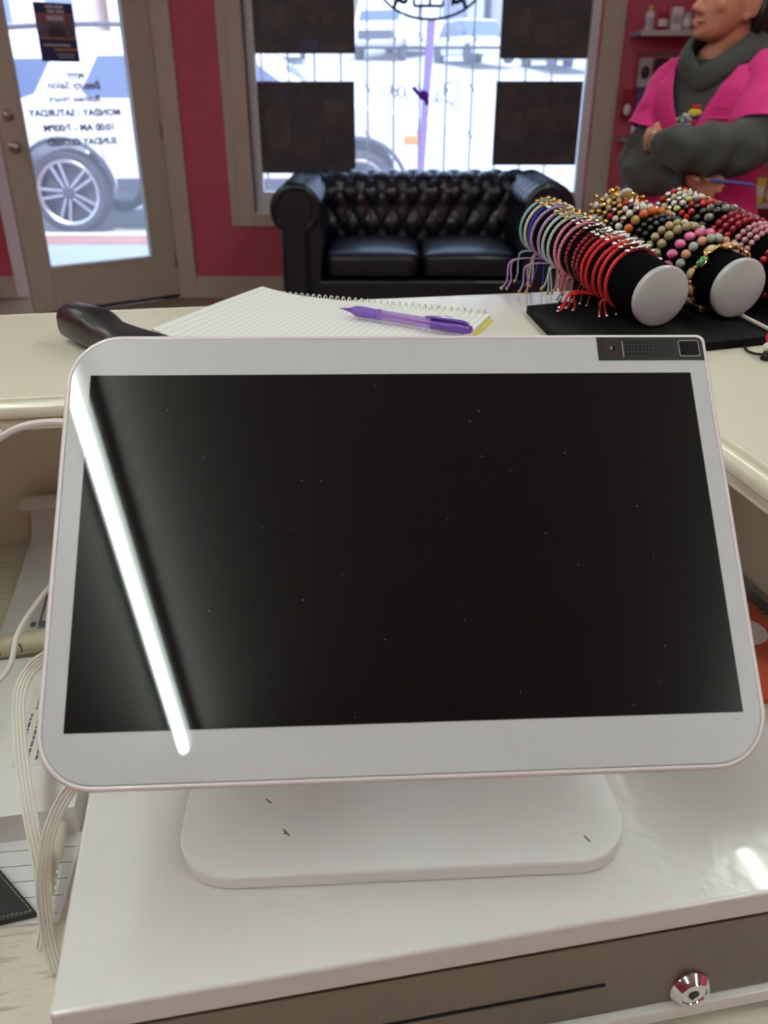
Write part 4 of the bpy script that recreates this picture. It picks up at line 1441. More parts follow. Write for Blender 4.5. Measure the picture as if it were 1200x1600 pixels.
section('armrest', ALEN, lambda u, d, z: Vector((SX - HI - d, SYF + ALEN / 2 + u, z)), 0)
section('armrest', ALEN, lambda u, d, z: Vector((SX + HI + d, SYF + ALEN / 2 + u, z)), 0)
# scroll fronts
for s in (-1, 1):
    cx = SX + s * (HI + .14)
    fr_ = MB()
    fr_.lathe([(.136, 0), (.136, .006), (.128, .014), (.108, .016), (.100, .010), (.094, .010), (.088, .016), (.0004, .018)], 40, Matrix.Translation((cx, SYF, ROLLZ)) @ Matrix.Rotation(PI / 2, 4, 'X'))
    fr_.build('arm_scroll', M_leaflat, sofa, smooth=40, world=True)
    MB().box((cx - .085, SYF - .016, .09), (cx + .062, SYF + .01, ROLLZ - .02)).build('arm_front', M_leaflat, sofa, bevel=.012, bseg=3, world=True)
    MB().tube([(cx - .07, SYF - .018, .10), (cx - .07, SYF - .018, ROLLZ - .08)], .006, 6).tube([(cx + .048, SYF - .018, .10), (cx + .048, SYF - .018, ROLLZ - .08)], .006, 6).build('piping', M_leaflat, sofa, world=True)
MB().box((SX - HI - .05, SYF + .005, .10), (SX + HI + .05, SYF + .06, .30)).build('front_rail', M_lea, sofa, bevel=.015, bseg=3, world=True)
MB().box((SX - HI - .15, SYF + .05, .10), (SX + HI + .15, SYB - .05, .29)).build('seat_deck', M_leaflat, sofa, world=True)
for s in (-1, 1):
    x0 = SX + (s - 1) / 2 * HI + .004; x1 = x0 + HI - .008
    def cu(u, v, x0=x0, x1=x1):
        # rounded cushion as a squircle loft: u around, v from bottom to top
        a = 2 * PI * u
        t = -PI / 2 + PI * v
        e1, e2 = .22, .38
        sg = lambda c, e: math.copysign(abs(c) ** e, c)
        hx, hy, hz = (x1 - x0) / 2, .31, .078
        cx_, cy_, cz_ = (x0 + x1) / 2, SYF + .005 + .31, .375
        X = hx * sg(math.cos(t), e2) * sg(math.cos(a), e1)
        Y = hy * sg(math.cos(t), e2) * sg(math.sin(a), e1)
        crown = .022 * max(0, math.sin(t)) * (1 - (X / hx) ** 2) * (1 - (Y / hy) ** 2)
        return Vector((cx_ + X, cy_ + Y, cz_ + hz * sg(math.sin(t), e2) + crown))
    MB().grid(cu, 72, 28, closed_u=True).build('seat_cushion', M_leaflat, sofa, smooth=70, world=True)
for sx in (-1, 1):
    for y in (SYF + .08, SYB - .12):
        MB().lathe([(.03, 0), (.034, .02), (.026, .06), (.034, .10)], 14, Matrix.Translation((SX + sx * .62, y, 0))).build('foot', mat('dark_wood_foot', (48, 30, 22), .4), sofa, world=True)

# ================================================================== PERSON
PC = Vector((.900, 2.52, 0))
PF = Vector((-.72, -.69, 0)).normalized(); PL = Vector((-PF.y, PF.x, 0))
person = thing('person', 'person in a bright pink scrub top over a dark grey hoodie, arms crossed', 'person', (PC.x, PC.y, 0))
def W(x, y, z):
    return PC + PL * x + PF * y + Vector((0, 0, z))
M_skin = mat('skin', (186, 124, 98), .5, vary=(12, .05))
M_hood = mat('charcoal_fleece', (66, 68, 66), .9, sheen=.1, bump=(120, .4, .002))
M_scrub = mat('magenta_cotton', (216, 36, 128), .75, sheen=.1, bump=(90, .3, .002))
M_hair = mat('black_hair', (16, 13, 13), .45, bump=(160, .6, .002))
M_trou = mat('dark_trousers', (36, 36, 42), .8)
def ering(x, y, z, rx, ry, n=32, e=1.0):
    out = []
    for k in range(n):
        a = 2 * PI * k / n
        c, s = math.cos(a), math.sin(a)
        out.append(W(x + rx * math.copysign(abs(c) ** e, c), y + ry * math.copysign(abs(s) ** e, s), z))
    return out
# joints
LS, LE, LWr = (.158, .0, 1.262), (.168, .175, 1.102), (-.020, .205, 1.116)
RS, RE_, RWr = (-.112, .0, 1.252), (-.140, .068, 1.045), (.055, .150, 1.035)
def limb(mb, pts, rad, n=16, k=5):
    P_ = catmull([W(*p) for p in pts], k)
    mb.tube(P_, lerp_list(rad, k), n)
    for p, r in ((P_[0], rad[0]), (P_[-1], rad[-1])):
        mb.ell(p, (r, r, r), 12, 8)
# --- head frame
HYAW = math.radians(18)
HPT = math.radians(6)
HFv = Vector((-math.cos(HYAW), -math.sin(HYAW), 0)); HLv = Vector((-HFv.y, HFv.x, 0))
HC0 = Vector((.902, 2.495, 1.352))
def Hd(x, y, z):
    x, y, z = x * .95, y * .95, z * .95
    c_, s_ = math.cos(HPT), math.sin(HPT)
    y, z = y * c_ - (z - .09) * s_, .09 + y * s_ + (z - .09) * c_
    return HC0 + HLv * x + HFv * y + Vector((0, 0, z))
body = MB()
hr = [(0.000, .074, .035, .020), (.006, .084, .012, .032), (.018, .090, -.012, .044), (.034, .0925, -.036, .053), (.05, .0945, -.055, .059), (.072, .0945, -.073, .065), (.098, .092, -.085, .069),
      (.115, .0905, -.09, .071), (.128, .0945, -.092, .072), (.145, .0955, -.093, .073), (.17, .088, -.09, .071), (.192, .070, -.078, .062), (.21, .042, -.055, .045), (.222, .008, -.022, .016)]
rings = []
for z, yf, yb, hw in hr:
    cy, ry_ = (yf + yb) / 2, (yf - yb) / 2
    rings.append([Hd(hw * math.cos(a), cy + ry_ * math.sin(a), z) for a in [2 * PI * k / 40 for k in range(40)]])
body.loft(rings)
# nose
body.loft([[Hd(w_ * math.cos(a), y_ + d_ * math.sin(a), z_) for a in [2 * PI * k / 12 for k in range(12)]] for z_, y_, w_, d_ in
           ((.118, .088, .006, .006), (.100, .094, .0075, .010), (.086, .101, .0090, .014), (.074, .106, .0105, .018), (.066, .107, .0115, .019), (.060, .103, .0105, .014), (.056, .096, .008, .008))])
for sx in (-1, 1):
    body.ell(Hd(sx * .0125, .097, .064), (.0075, .0075, .007), 10, 8)
    body.ell(Hd(sx * .034, .062, .080), (.020, .022, .026), 12, 8)       # cheek
    body.ell(Hd(sx * .033, .083, .130), (.024, .010, .008), 12, 8)       # brow ridge
    # ear
    RM = Matrix(((HLv.x, HFv.x, 0), (HLv.y, HFv.y, 0), (0, 0, 1))).to_4x4() @ Matrix.Rotation(math.radians(-12), 4, 'X') @ Matrix.Rotation(sx * math.radians(22), 4, 'Z')
    body.ell(Hd(sx * .0745, -.008, .086), (.0060, .017, .031), 12, 8, RM)
    body.tube([Hd(sx * (.0790 + .004 * max(0, -math.cos(a_))), -.010 + .019 * math.cos(a_) * -1 - .004 * math.sin(a_), .090 + .031 * math.sin(a_)) for a_ in [math.radians(-60 + 210 * q_ / 12) for q_ in range(13)]], .0045, 8)
    body.ell(Hd(sx * .0715, -.002, .056), (.006, .009, .011), 10, 8)
body.ell(Hd(0, .080, .014), (.018, .014, .014), 12, 8)                   # chin
body.ell(Hd(0, .0945, .0430), (.021, .0075, .0065), 14, 8)               # upper lip
body.ell(Hd(0, .0925, .0320), (.019, .0085, .0068), 14, 8)               # lower lip
# neck
body.loft([[P_ + HLv * (r_ * math.cos(a)) + HFv * (r_ * 1.02 * math.sin(a)) for a in [2 * PI * k / 24 for k in range(24)]] for P_, r_ in
           ((Hd(0, -.015, .06), .050), (Hd(0, -.022, .01), .050), (W(0, .008, 1.33), .052), (W(0, .0, 1.29), .060), (W(0, -.002, 1.255), .075))])
# torso
tors = [(.80, .150, .100), (.88, .160, .105), (.96, .135, .090), (1.03, .130, .088), (1.12, .142, .100), (1.20, .155, .098), (1.25, .155, .085), (1.285, .115, .065), (1.31, .055, .05)]
body.loft([ering(0, 0, z, rx, ry) for z, rx, ry in tors])
limb(body, [LS, ((.19), .07, 1.17), LE], [.052, .046, .040])
limb(body, [LE, (.08, .215, 1.106), LWr], [.040, .037, .026])
limb(body, [RS, (-.140, .02, 1.15), RE_], [.052, .046, .040])
limb(body, [RE_, (-.07, .125, 1.035), RWr], [.040, .037, .026])
# hands with five fingers
def hand(wr, palm, tips, thumb):
    limb(body, [wr, palm], [.022, .026], 12, 4)
    for base, mid, tip in tips:
        limb(body, [base, mid, tip], [.0092, .0085, .0070], 8, 4)
    limb(body, list(thumb), [.0105, .0098, .0080], 8, 4)
# left hand: tucked over the right upper arm
hand(LWr, (-.062, .180, 1.126),
     [((-.080, .170, 1.143), (-.098, .140, 1.146), (-.100, .108, 1.142)), ((-.084, .170, 1.129), (-.104, .138, 1.130), (-.106, .104, 1.126)),
      ((-.082, .172, 1.115), (-.102, .142, 1.113), (-.104, .110, 1.109)), ((-.078, .174, 1.103), (-.096, .148, 1.099), (-.098, .120, 1.095))],
     ((-.045, .180, 1.142), (-.066, .160, 1.155), (-.078, .136, 1.160)))
# right hand: passes under the left forearm, fingers showing below the elbow
hand(RWr, (.085, .172, 1.030),
     [((.105, .186, 1.045), (.140, .204, 1.046), (.168, .214, 1.042)), ((.108, .188, 1.033), (.146, .208, 1.032), (.176, .219, 1.028)),
      ((.106, .188, 1.020), (.142, .208, 1.018), (.170, .220, 1.014)), ((.100, .186, 1.008), (.130, .204, 1.004), (.152, .214, 1.000))],
     ((.06, .180, 1.040), (.088, .205, 1.040), (.112, .226, 1.036)))
# legs
for sx in (-1, 1):
    limb(body, [(sx * .085, -.01, .82), (sx * .09, .0, .60), (sx * .092, .01, .45), (sx * .094, -.01, .25), (sx * .095, -.015, .08)], [.085, .070, .052, .048, .036])
    limb(body, [(sx * .095, -.03, .045), (sx * .10, .08, .035), (sx * .105, .15, .028)], [.036, .034, .024])
Mi = MTX[person.name].inverted()
body.v = [tuple(Mi @ Vector(p)) for p in body.v]
bme = remeshed(body, .0042, 5)
bme.materials.append(M_skin)
bo = link('body', bme, person)
# lips, eyes, brows
lm = MB().tube(catmull([Hd(-.021, .084, .0392), Hd(-.010, .0970, .0388), Hd(0, .0998, .0390), Hd(.010, .0970, .0388), Hd(.021, .084, .0392)], 5), [.0018] * 1 + [.0028] * 19 + [.0018], 8)
lm.build('lips', mat('lip_skin', (146, 80, 68), .45), person, world=True)
for sx in (-1, 1):
    ey = MB().ell(Hd(sx * .031, .0775, .112), (.0108, .0100, .0088), 16, 12).build('eye', mat('eye_white', (225, 220, 215), .2), person, world=True)
    MB().ell(Hd(sx * .031 , .0862, .1115), (.0045, .0035, .0045), 12, 8).build('iris', mat('dark_iris', (40, 24, 18), .15), ey, world=True)
    MB().tube(catmull([Hd(sx * .019, .088, .117), Hd(sx * .031, .0905, .1215), Hd(sx * .044, .080, .117)], 6), .0022, 6).build('eyelid', mat('lid_skin', (150, 98, 78), .5), person, world=True)
    MB().tube(catmull([Hd(sx * .016, .0945, .133), Hd(sx * .032, .093, .139), Hd(sx * .050, .078, .134)], 6), .0026, 6, flat=(1.3, .8)).build('eyebrow', M_hair, person, world=True)
# hair: cap and low bun
hm = MB()
hrs = []
for z, yf, yb, hw in hr[5:]:
    zf = z
    cyf = min(yf, -.005 + max(0, (z - .12)) * .9)
    if z > .16: cyf = yf + .006 if z > .185 else yf - .02
    cy, ry_ = (cyf + yb - .014) / 2, (cyf - yb + .014) / 2
    hrs.append([Hd((hw + .008) * math.cos(a), cy + ry_ * math.sin(a), z + (.012 if z > .2 else 0)) for a in [2 * PI * k / 32 for k in range(32)]])
hm.loft(hrs)
hm.ell(Hd(0, -.115, .075), (.062, .062, .060), 18, 12)
hm.ell(Hd(.01, -.085, .045), (.055, .045, .045), 16, 10)
for sx in (-1, 1):
    hm.ell(Hd(sx * .058, -.052, .075), (.020, .030, .050), 12, 8)
for sx in (-1, 1):
    hm.ell(Hd(sx * .066, .022, .15), (.012, .04, .035), 12, 8)
hm.v = [tuple(Mi @ Vector(p)) for p in hm.v]
hme = remeshed(hm, .006, 6)
hme.materials.append(M_hair)
link('hair', hme, person)
# --- hoodie
def wr_noise(p, amp, sc):
    return amp * noise.noise(p * sc)
def wrinkle(mb, amp=.006, sc=14):
    c_ = [Vector(p) for p in mb.v]
    mb.v = [tuple(p + Vector((wr_noise(p, amp, sc), wr_noise(p + Vector((7, 3, 1)), amp, sc), wr_noise(p + Vector((2, 9, 4)), amp * .7, sc)))) for p in c_]
hd = MB()
hd.loft([ering(0, .0, z, rx + .012, ry + .012) for z, rx, ry in [(.80, .158, .110)] + tors[1:-1] + [(1.315, .075, .066)]])
def sleeve(mb, pts, rad, n=22, k=8):
    P_ = catmull([W(*p) for p in pts], k)
    R_ = lerp_list(rad, k)
    o_ = len(mb.v)
    mb.tube(P_, R_, n)
    for i in range(len(P_)):
        for q in range(n):
            p = Vector(mb.v[o_ + i * n + q])
            d = p - P_[i]
            ang = 2 * PI * q / n
            w_ = min(1, i / 6) * min(1, (len(P_) - 1 - i) / 6)
            f_ = .07 * w_ * (math.sin(i * .42 + 2.2 * math.sin(ang + i * .05)) * (.5 + .5 * math.sin(ang * 2 + i * .13)) + .7 * noise.noise(p * 22))
            mb.v[o_ + i * n + q] = tuple(P_[i] + d * (1 + f_))
sleeve(hd, [RS, (-.142, .015, 1.16), (-.158, .050, 1.068), (-.128, .085, 1.036), (-.04, .130, 1.032), (.03, .148, 1.035), (.055, .152, 1.035)], [.062, .060, .063, .062, .056, .048, .036], k=14, n=36)
wrinkle(hd, .010, 20)
hl = MB()
sleeve(hl, [LS, (.182, .07, 1.185), (.178, .145, 1.120), (.145, .188, 1.110), (.075, .214, 1.110), (.015, .208, 1.114), (-.025, .203, 1.118)], [.064, .062, .066, .064, .058, .052, .036], k=14, n=36)
wrinkle(hl, .010, 20)
hd.add(hl.v, hl.f)
# hood collar
cp = catmull([W(.0, .098, 1.268), W(.045, .085, 1.292), W(.092, .030, 1.335), W(.082, -.05, 1.368), W(0, -.09, 1.375), W(-.080, -.05, 1.360), W(-.082, .030, 1.335), W(-.045, .085, 1.305)], 6, closed=True)
hd.tube(cp, [.021 + .014 * max(0, -math.cos(2 * PI * i / len(cp))) for i in range(len(cp))], 14, closed=True, flat=(1.45, .6))
hd.ell(W(0, -.12, 1.27), (.11, .06, .10), 18, 12)
hd.build('hoodie', M_hood, person, smooth=80, world=True)
# print on the hoodie chest (bright lettering shapes)
def onchest(x, z, dy=.0):
    # front surface of hoodie torso
    zz = [t[0] for t in tors]
    k = 0
    while k < len(zz) - 2 and zz[k + 1] < z: k += 1
    f = (z - zz[k]) / (zz[k + 1] - zz[k])
    rx = tors[k][1] + (tors[k + 1][1] - tors[k][1]) * f + .012
    ry = tors[k][2] + (tors[k + 1][2] - tors[k][2]) * f + .012
    return W(x, ry * math.sqrt(max(0, 1 - (x / rx) ** 2)) + dy, z)
def blob(x, z, rx, rz, m, dy=.004):
    p = onchest(x, z)
    M_ = Matrix(((PL.x, PF.x, 0), (PL.y, PF.y, 0), (0, 0, 1))).to_4x4()
    return MB().ell(p, (rx, dy, rz), 12, 8, M_).build('chest_print', m, person, world=True)
blob(.012, 1.190, .020, .010, mat('yellow_fabric_print', (232, 200, 40), .7), .007)
blob(-.038, 1.172, .006, .006, MATS['yellow_fabric_print'], .007)
blob(.014, 1.203, .016, .007, mat('red_fabric_print', (190, 40, 48), .7), .006)
blob(.012, 1.165, .012, .008, MATS['red_fabric_print'], .007)
for i, (x, z) in enumerate(((-.026, 1.177), (-.016, 1.183), (-.006, 1.181), (.004, 1.184), (.014, 1.187), (-.020, 1.170), (-.008, 1.171), (.002, 1.174), (-.03, 1.158), (-.022, 1.163), (-.008, 1.159), (.004, 1.161))):
    blob(x, z, .004, .006, mat('white_fabric_print', (226, 222, 220), .7) if i % 3 else mat('blue_fabric_print', (120, 160, 200), .7), .009)
# --- scrub top: open V neck shell plus short sleeves
sc_ = MB()
NR, NA = 46, 72
Z0_, Z1_ = .76, 1.322
def scr(z):
    T_ = [(.70, .168, .118)] + [(t[0], t[1], t[2]) for t in tors[:-1]] + [(1.315, .075, .06), (1.33, .06, .055)]
    k = 0
    while k < len(T_) - 2 and T_[k + 1][0] < z: k += 1
    f = (z - T_[k][0]) / (T_[k + 1][0] - T_[k][0])
    ex = .024 + .012 * max(0, min(1, (1.05 - z) / .2))
    return T_[k][1] + (T_[k + 1][1] - T_[k][1]) * f + ex, T_[k][2] + (T_[k + 1][2] - T_[k][2]) * f + ex
vs, idx = [], {}
def vgap(z, rx):
    xv = .092 * max(0.0, z - 1.10) / .21
    return math.pi / 2 - math.acos(min(.97, xv / rx))
for i in range(NR):
    z = Z0_ + (Z1_ - Z0_) * i / (NR - 1)
    rx, ry = scr(z)
    g_ = vgap(z, rx)
    for j in range(NA):
        a = PI / 2 + g_ + (2 * PI - 2 * g_) * j / (NA - 1)
        p = W(rx * math.cos(a), ry * math.sin(a), z)
        rr_ = wr_noise(p, .006, 12) + .004 * math.sin(a * 9 + z * 14) * max(0, min(1, (1.2 - z) / .2))
        d = (p - W(0, 0, z)).normalized()
        vs.append(p + d * rr_)
fs = []
for i in range(NR - 1):
    for j in range(NA - 1):
        fs.append((i * NA + j, i * NA + j + 1, (i + 1) * NA + j + 1, (i + 1) * NA + j))
sc_.add(vs, fs)
def short_sleeve(mb, pts, rad, n=26, k=6):
    P_ = catmull([W(*p) for p in pts], k)
    mb.tube(P_, lerp_list(rad, k), n, cap=False)
ss = MB()
short_sleeve(ss, [(.11, -.005, 1.272), LS, (.180, .045, 1.205), (.192, .095, 1.140)], [.060, .073, .078, .084], k=12, n=40)
short_sleeve(ss, [(-.08, -.005, 1.262), RS, (-.130, .012, 1.195), (-.142, .028, 1.135)], [.058, .068, .072, .078], k=12, n=40)
wrinkle(ss, .010, 18)
sc_.add(ss.v, ss.f)
so_ = sc_.build('scrub_top', M_scrub, person, smooth=80, world=True)
sm = so_.modifiers.new('thick', 'SOLIDIFY'); sm.thickness = .003; sm.offset = 1
# chest pocket welt, embroidered name, sleeve emblem
def scr_front(x, z, out=.006):
    rx, ry = scr(z)
    return W(x, ry * math.sqrt(max(0, 1 - (x / rx) ** 2)) + out, z)
MB().tube([scr_front(x, 1.178 + .0 * x, .006) for x in (.058, .075, .092, .106)], .0035, 6).build('pocket_edge', M_scrub, so_, world=True)
for i in range(5):
    x = .070 + i * .0065
    MB().tube([scr_front(x, 1.2, .0095), scr_front(x + .004, 1.203 if i % 2 else 1.198, .0095)], .0014, 5).build('embroidery', mat('dark_thread', (60, 14, 44), .7), so_, world=True)
pe = W(.255, .085, 1.165) 
MB().ell(W(.244, .122, 1.186), (.010, .010, .011), 14, 10).build('sleeve_emblem', mat('grey_emblem', (190, 150, 176), .6), so_, world=True)
# trousers and shoes
tr = MB()
for sx in (-1, 1):
    P_ = catmull([W(sx * .085, -.01, .86), W(sx * .09, .0, .60), W(sx * .092, .01, .45), W(sx * .094, -.01, .25), W(sx * .095, -.015, .06)], 5)
    tr.tube(P_, lerp_list([.10, .088, .074, .070, .066], 5), 18)
tr.build('trousers', M_trou, person, world=True)
for sx in (-1, 1):
    P_ = catmull([W(sx * .095, -.06, .045), W(sx * .098, .02, .05), W(sx * .104, .12, .040), W(sx * .107, .18, .032)], 4)
    MB().tube(P_, lerp_list([.038, .044, .042, .026], 4), 14).build('shoe', mat('dark_shoe', (30, 30, 32), .5), person, world=True)
# wrist bracelet
wc = W(-.042, .192, 1.122); wd = (W(-.062, .180, 1.126) - W(*LWr)).normalized()
u_ = wd.orthogonal().normalized(); v_ = wd.cross(u_)
MB().tube([wc + u_ * (.0265 * math.cos(a)) + v_ * (.0265 * math.sin(a)) for a in [2 * PI * i / 24 for i in range(24)]], .002, 6, closed=True).build('wrist_bracelet', M_silver, person, world=True)
# blue pen in the right hand
b0, b1 = W(.145, .236, 1.040), W(.250, .205, 1.034)
bpn = thing('blue_pen', 'slim blue pen held in the crossed-arm hand of the person', 'pen', tuple(b0))
MB().tube([b0, b0.lerp(b1, .2), b1], .0042, 8).build('barrel', mat('blue_plastic', (44, 62, 150), .3), bpn, world=True)
MB().tube([b0, b0 + (b0 - b1).normalized() * .012], [.0042, .0008], 8).build('tip', M_silver, bpn, world=True)
# ================================================================== WALL SHELF WITH PRODUCTS
M_shelf = mat('grey_shelf_board', (150, 148, 152), .4)
SXA, SXB = 1.43, 3.25
shf_ = thing('wall_shelf', 'grey wall shelves stocked with beauty products right of the window', 'shelf', (SXA, YW, .62))
SZ = (1.53, .98, .62)
for z in SZ:
    MB().box((SXA, YW - .26, z - .02), (SXB, YW, z)).build('shelf_board', M_shelf, shf_, bevel=.002, world=True)
    MB().box((SXA, YW - .262, z - .024), (SXB, YW - .258, z + .004)).build('price_rail', mat('pale_price_rail', (190, 188, 194), .35), shf_, world=True)
for x in (SXA + .75, SXB - .05):
    MB().box((x, YW - .03, .0), (x + .025, YW, 2.1)).build('upright', M_shelf, shf_, world=True)
MB().tube([(SXA + .05, YW - .12, 1.42), (SXB - .05, YW - .12, 1.42)], .008, 8).build('hanging_rail', M_silver, shf_, world=True)
for x in (SXA + .06, (SXA + SXB) / 2 + .01, SXB - .06):
    MB().tube([(x, YW - .12, 1.42), (x, YW - .01, 1.42)], .006, 6).build('rail_arm', M_silver, shf_, world=True)
PCOL = {'white': (226, 224, 226), 'red': (150, 26, 40), 'silver grey': (176, 178, 186), 'pale pink': (226, 170, 180), 'cream': (226, 214, 196), 'black': (30, 28, 32), 'teal': (40, 150, 170), 'violet': (110, 90, 160), 'magenta': (200, 50, 120), 'yellow': (220, 190, 80)}
rngp = random.Random(5)
def pm(c): return mat('product_' + c.replace(' ', '_'), PCOL[c], .35, coat=.2)
def bottle(x, y, z, h, r, c, capc, label, grp):
    t = thing('bottle', label, 'bottle', (x, y, z), group=grp)
    MB().lathe([(r * .9, 0), (r, .004), (r, h * .68), (r * .85, h * .74), (r * .42, h * .80)], 16).build('bottle_body', pm(c), t)
    MB().lathe([(r * .45, h * .79), (r * .5, h * .80), (r * .48, h), (.001, h)], 14).build('cap', pm(capc), t)
    MB().lathe([(r * 1.01, h * .2), (r * 1.02, h * .21), (r * 1.02, h * .52), (r * 1.01, h * .53)], 16).build('label_band', pm('white' if c != 'white' else 'silver grey'), t)
def carton(x, y, z, w_, d_, h, c, c2, label, grp):
    t = thing('carton', label, 'box', (x, y, z), group=grp)
    MB().box((-w_ / 2, -d_ / 2, 0), (w_ / 2, d_ / 2, h)).build('carton_body', pm(c), t, bevel=.002)
    MB().box((-w_ * .4, -d_ / 2 - .001, h * .3), (w_ * .4, -d_ / 2 + .001, h * .7)).build('label_panel', pm(c2), t)
cols = list(PCOL)
TOPC = ['white', 'red', 'white', 'silver grey', 'cream', 'black', 'pale pink', 'teal', 'white', 'red', 'cream', 'violet', 'white', 'silver grey', 'pale pink', 'red', 'white', 'black', 'cream']
ORD = ['first', 'second', 'third', 'fourth', 'fifth', 'sixth', 'seventh', 'eighth', 'ninth', 'tenth', 'eleventh', 'twelfth', 'thirteenth', 'fourteenth', 'fifteenth', 'sixteenth', 'seventeenth', 'eighteenth', 'nineteenth', 'twentieth']
for si, z in enumerate(SZ):
    nm = ('top', 'middle', 'bottom')[si]
    x = SXA + .06
    i = 0
    while x < 2.85 and i < 19:
        c = TOPC[i] if si == 0 else cols[rngp.randrange(len(cols))]
        c2 = cols[rngp.randrange(len(cols))]
        if c2 == c: c2 = 'white' if c != 'white' else 'black'
        hgt = rngp.uniform(.11, .17)
        lab = '%s item, %s from the window on the %s wall shelf' % (c, ORD[i], nm)
        if (i + si) % 3 == 2:
            carton(x, YW - .19, z, rngp.uniform(.05, .07), .05, hgt, c, c2, lab.replace('item', 'carton'), 'cartons on the wall shelves')
        else:
            bottle(x, YW - .19 + rngp.uniform(-.015, .015), z, hgt, rngp.uniform(.020, .028), c, c2, lab.replace('item', 'bottle'), 'bottles on the wall shelves')
        x += rngp.uniform(.058, .078)
        i += 1
# hanging packets below the rail
for i in range(13):
    x = SXA + .09 + i * .088
    c = ['silver grey', 'black', 'white', 'pale pink', 'white', 'violet', 'red', 'cream', 'silver grey', 'magenta', 'white', 'teal', 'pale pink'][i]
    hgt = .17 + .06 * ((i * 7) % 3)
    t = thing('hanging_packet', '%s accessory packet, %s from the window on the hanging rail' % (c, ORD[i]), 'packet', (x, YW - .12, 1.42 - hgt), group='packets on the hanging rail')
    MB().box((-.038, -.006, 0), (.038, .006, hgt - .02)).build('packet', pm(c), t, bevel=.003)
    MB().tube([(0, 0, hgt - .025), (0, .009, hgt - .008), (0, .0, hgt + .009), (0, -.011, hgt + .002), (0, -.009, hgt - .012)], .002, 6).build('hook', M_silver, t)
    MB().ell((0, -.008, hgt * .45), (.026, .012, .035), 12, 8).build('accessory', pm(['black', 'red', 'violet', 'yellow', 'magenta'][i % 5]), t)
# low hanging cards on hooks against the pink wall
for i, (x, z, c, c2) in enumerate(((1.46, 1.08, 'red', 'white'), (1.545, 1.12, 'violet', 'black'), (1.63, 1.10, 'pale pink', 'white'), (1.72, 1.12, 'white', 'pale pink'))):
    t = thing('carded_toy', '%s carded accessory, %s from the window just above the middle shelf' % (c, ORD[i]), 'packet', (x, YW - .05, z), group='carded accessories on the pink wall')
    MB().box((-.035, 0, 0), (.035, .004, .16)).build('card', pm(c), t)
    MB().ell((0, -.012, .05), (.024, .014, .032), 12, 8).build('accessory', pm(c2), t)
    MB().tube([(0, .048, .15), (0, -.01, .152)], .003, 6).build('peg', M_silver, t)

# ================================================================== OUTSIDE
M_walk = mat('pale_concrete', (205, 205, 205), .85, vary=(3, .06))
M_road = mat('grey_asphalt', (186, 184, 184), .9, vary=(2, .08))
ZS = -.06
struct('floor_sidewalk', MB().box((-20, YW + WT, -.3), (20, 7.75, -.02)), M_walk)
def brick_strip():
    m = bpy.data.materials.new('red_brick_paving')
    m.use_nodes = True
    nt = m.node_tree
    b = nt.nodes['Principled BSDF']
    tc = nt.nodes.new('ShaderNodeTexCoord')
    bt = nt.nodes.new('ShaderNodeTexBrick')
    bt.inputs['Color1'].default_value = (*_lin((176, 104, 90)), 1)
    bt.inputs['Color2'].default_value = (*_lin((150, 84, 74)), 1)
    bt.inputs['Mortar'].default_value = (*_lin((190, 176, 168)), 1)
    bt.inputs['Scale'].default_value = 4.5
    nt.links.new(tc.outputs['Object'], bt.inputs['Vector'])
    nt.links.new(bt.outputs[0], b.inputs['Base Color'])
    b.inputs['Roughness'].default_value = .9
    return m
struct('floor_brick_strip', MB().box((-20, 7.75, -.3), (20, 8.28, -.02)), brick_strip())
struct('trim_curb', MB().box((-20, 8.28, -.3), (20, 8.46, -.015)), M_walk, bevel=.02)
rd = MB().add([(-60, 8.46, ZS), (60, 8.46, ZS), (60, 13, ZS), (-60, 13, ZS), (60, 70, 5.2), (-60, 70, 5.2)], [(0, 1, 2, 3), (3, 2, 4, 5)])
struct('floor_street', rd, M_road)

# ---- white SUV
suv = thing('white_suv', 'white sport utility vehicle parked at the kerb outside the door and window', 'car', (-3.11, 8.62, ZS))
M_car = mat('white_car_paint', (222, 222, 226), .25, coat=.6)
M_cglass = mat('tinted_car_glass', (74, 92, 128), .05, coat=.5)
M_tire = mat('tyre_rubber', (58, 60, 70), .8)
M_rim = mat('silver_alloy', (176, 174, 178), .35, .8)
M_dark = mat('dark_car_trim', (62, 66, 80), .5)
WB = 2.86
def arc(cx, cz, r, a0, a1, n=14):
    return [(cx + r * math.cos(math.radians(a0 + (a1 - a0) * i / n)), cz + r * math.sin(math.radians(a0 + (a1 - a0) * i / n))) for i in range(n + 1)]
lowp = [(-1.16, .50), (-1.08, .44)] + arc(0, .40, .46, 178, 2) + [(.62, .44), (2.2, .44)] + arc(WB, .40, .46, 178, 2) + [(3.55, .40), (3.74, .50), (3.80, .80), (3.72, 1.0), (3.4, 1.09), (2.62, 1.19), (1.2, 1.20), (-.2, 1.22), (-1.04, 1.22), (-1.14, 1.0), (-1.2, .8)]
MB().prism(lowp, 0, 1.92, 'xz').build('lower_body', M_car, suv, bevel=.035, bseg=3, smooth=50)
top = [(-1.06, 1.20), (2.62, 1.17), (1.85, 1.68), (1.5, 1.735), (.4, 1.775), (-.7, 1.74), (-.98, 1.66)]
n_ = len(top)
ins = lambda z: .03 + max(0, z - 1.2) * .26
gh = MB()
gh.add([(x, ins(z), z) for x, z in top] + [(x, 1.92 - ins(z), z) for x, z in top], [tuple(range(n_ - 1, -1, -1)), tuple(range(n_, 2 * n_))] + [(i, (i + 1) % n_, n_ + (i + 1) % n_, n_ + i) for i in range(n_)])
gh.build('cabin', M_car, suv, bevel=.02, bseg=2, smooth=50)
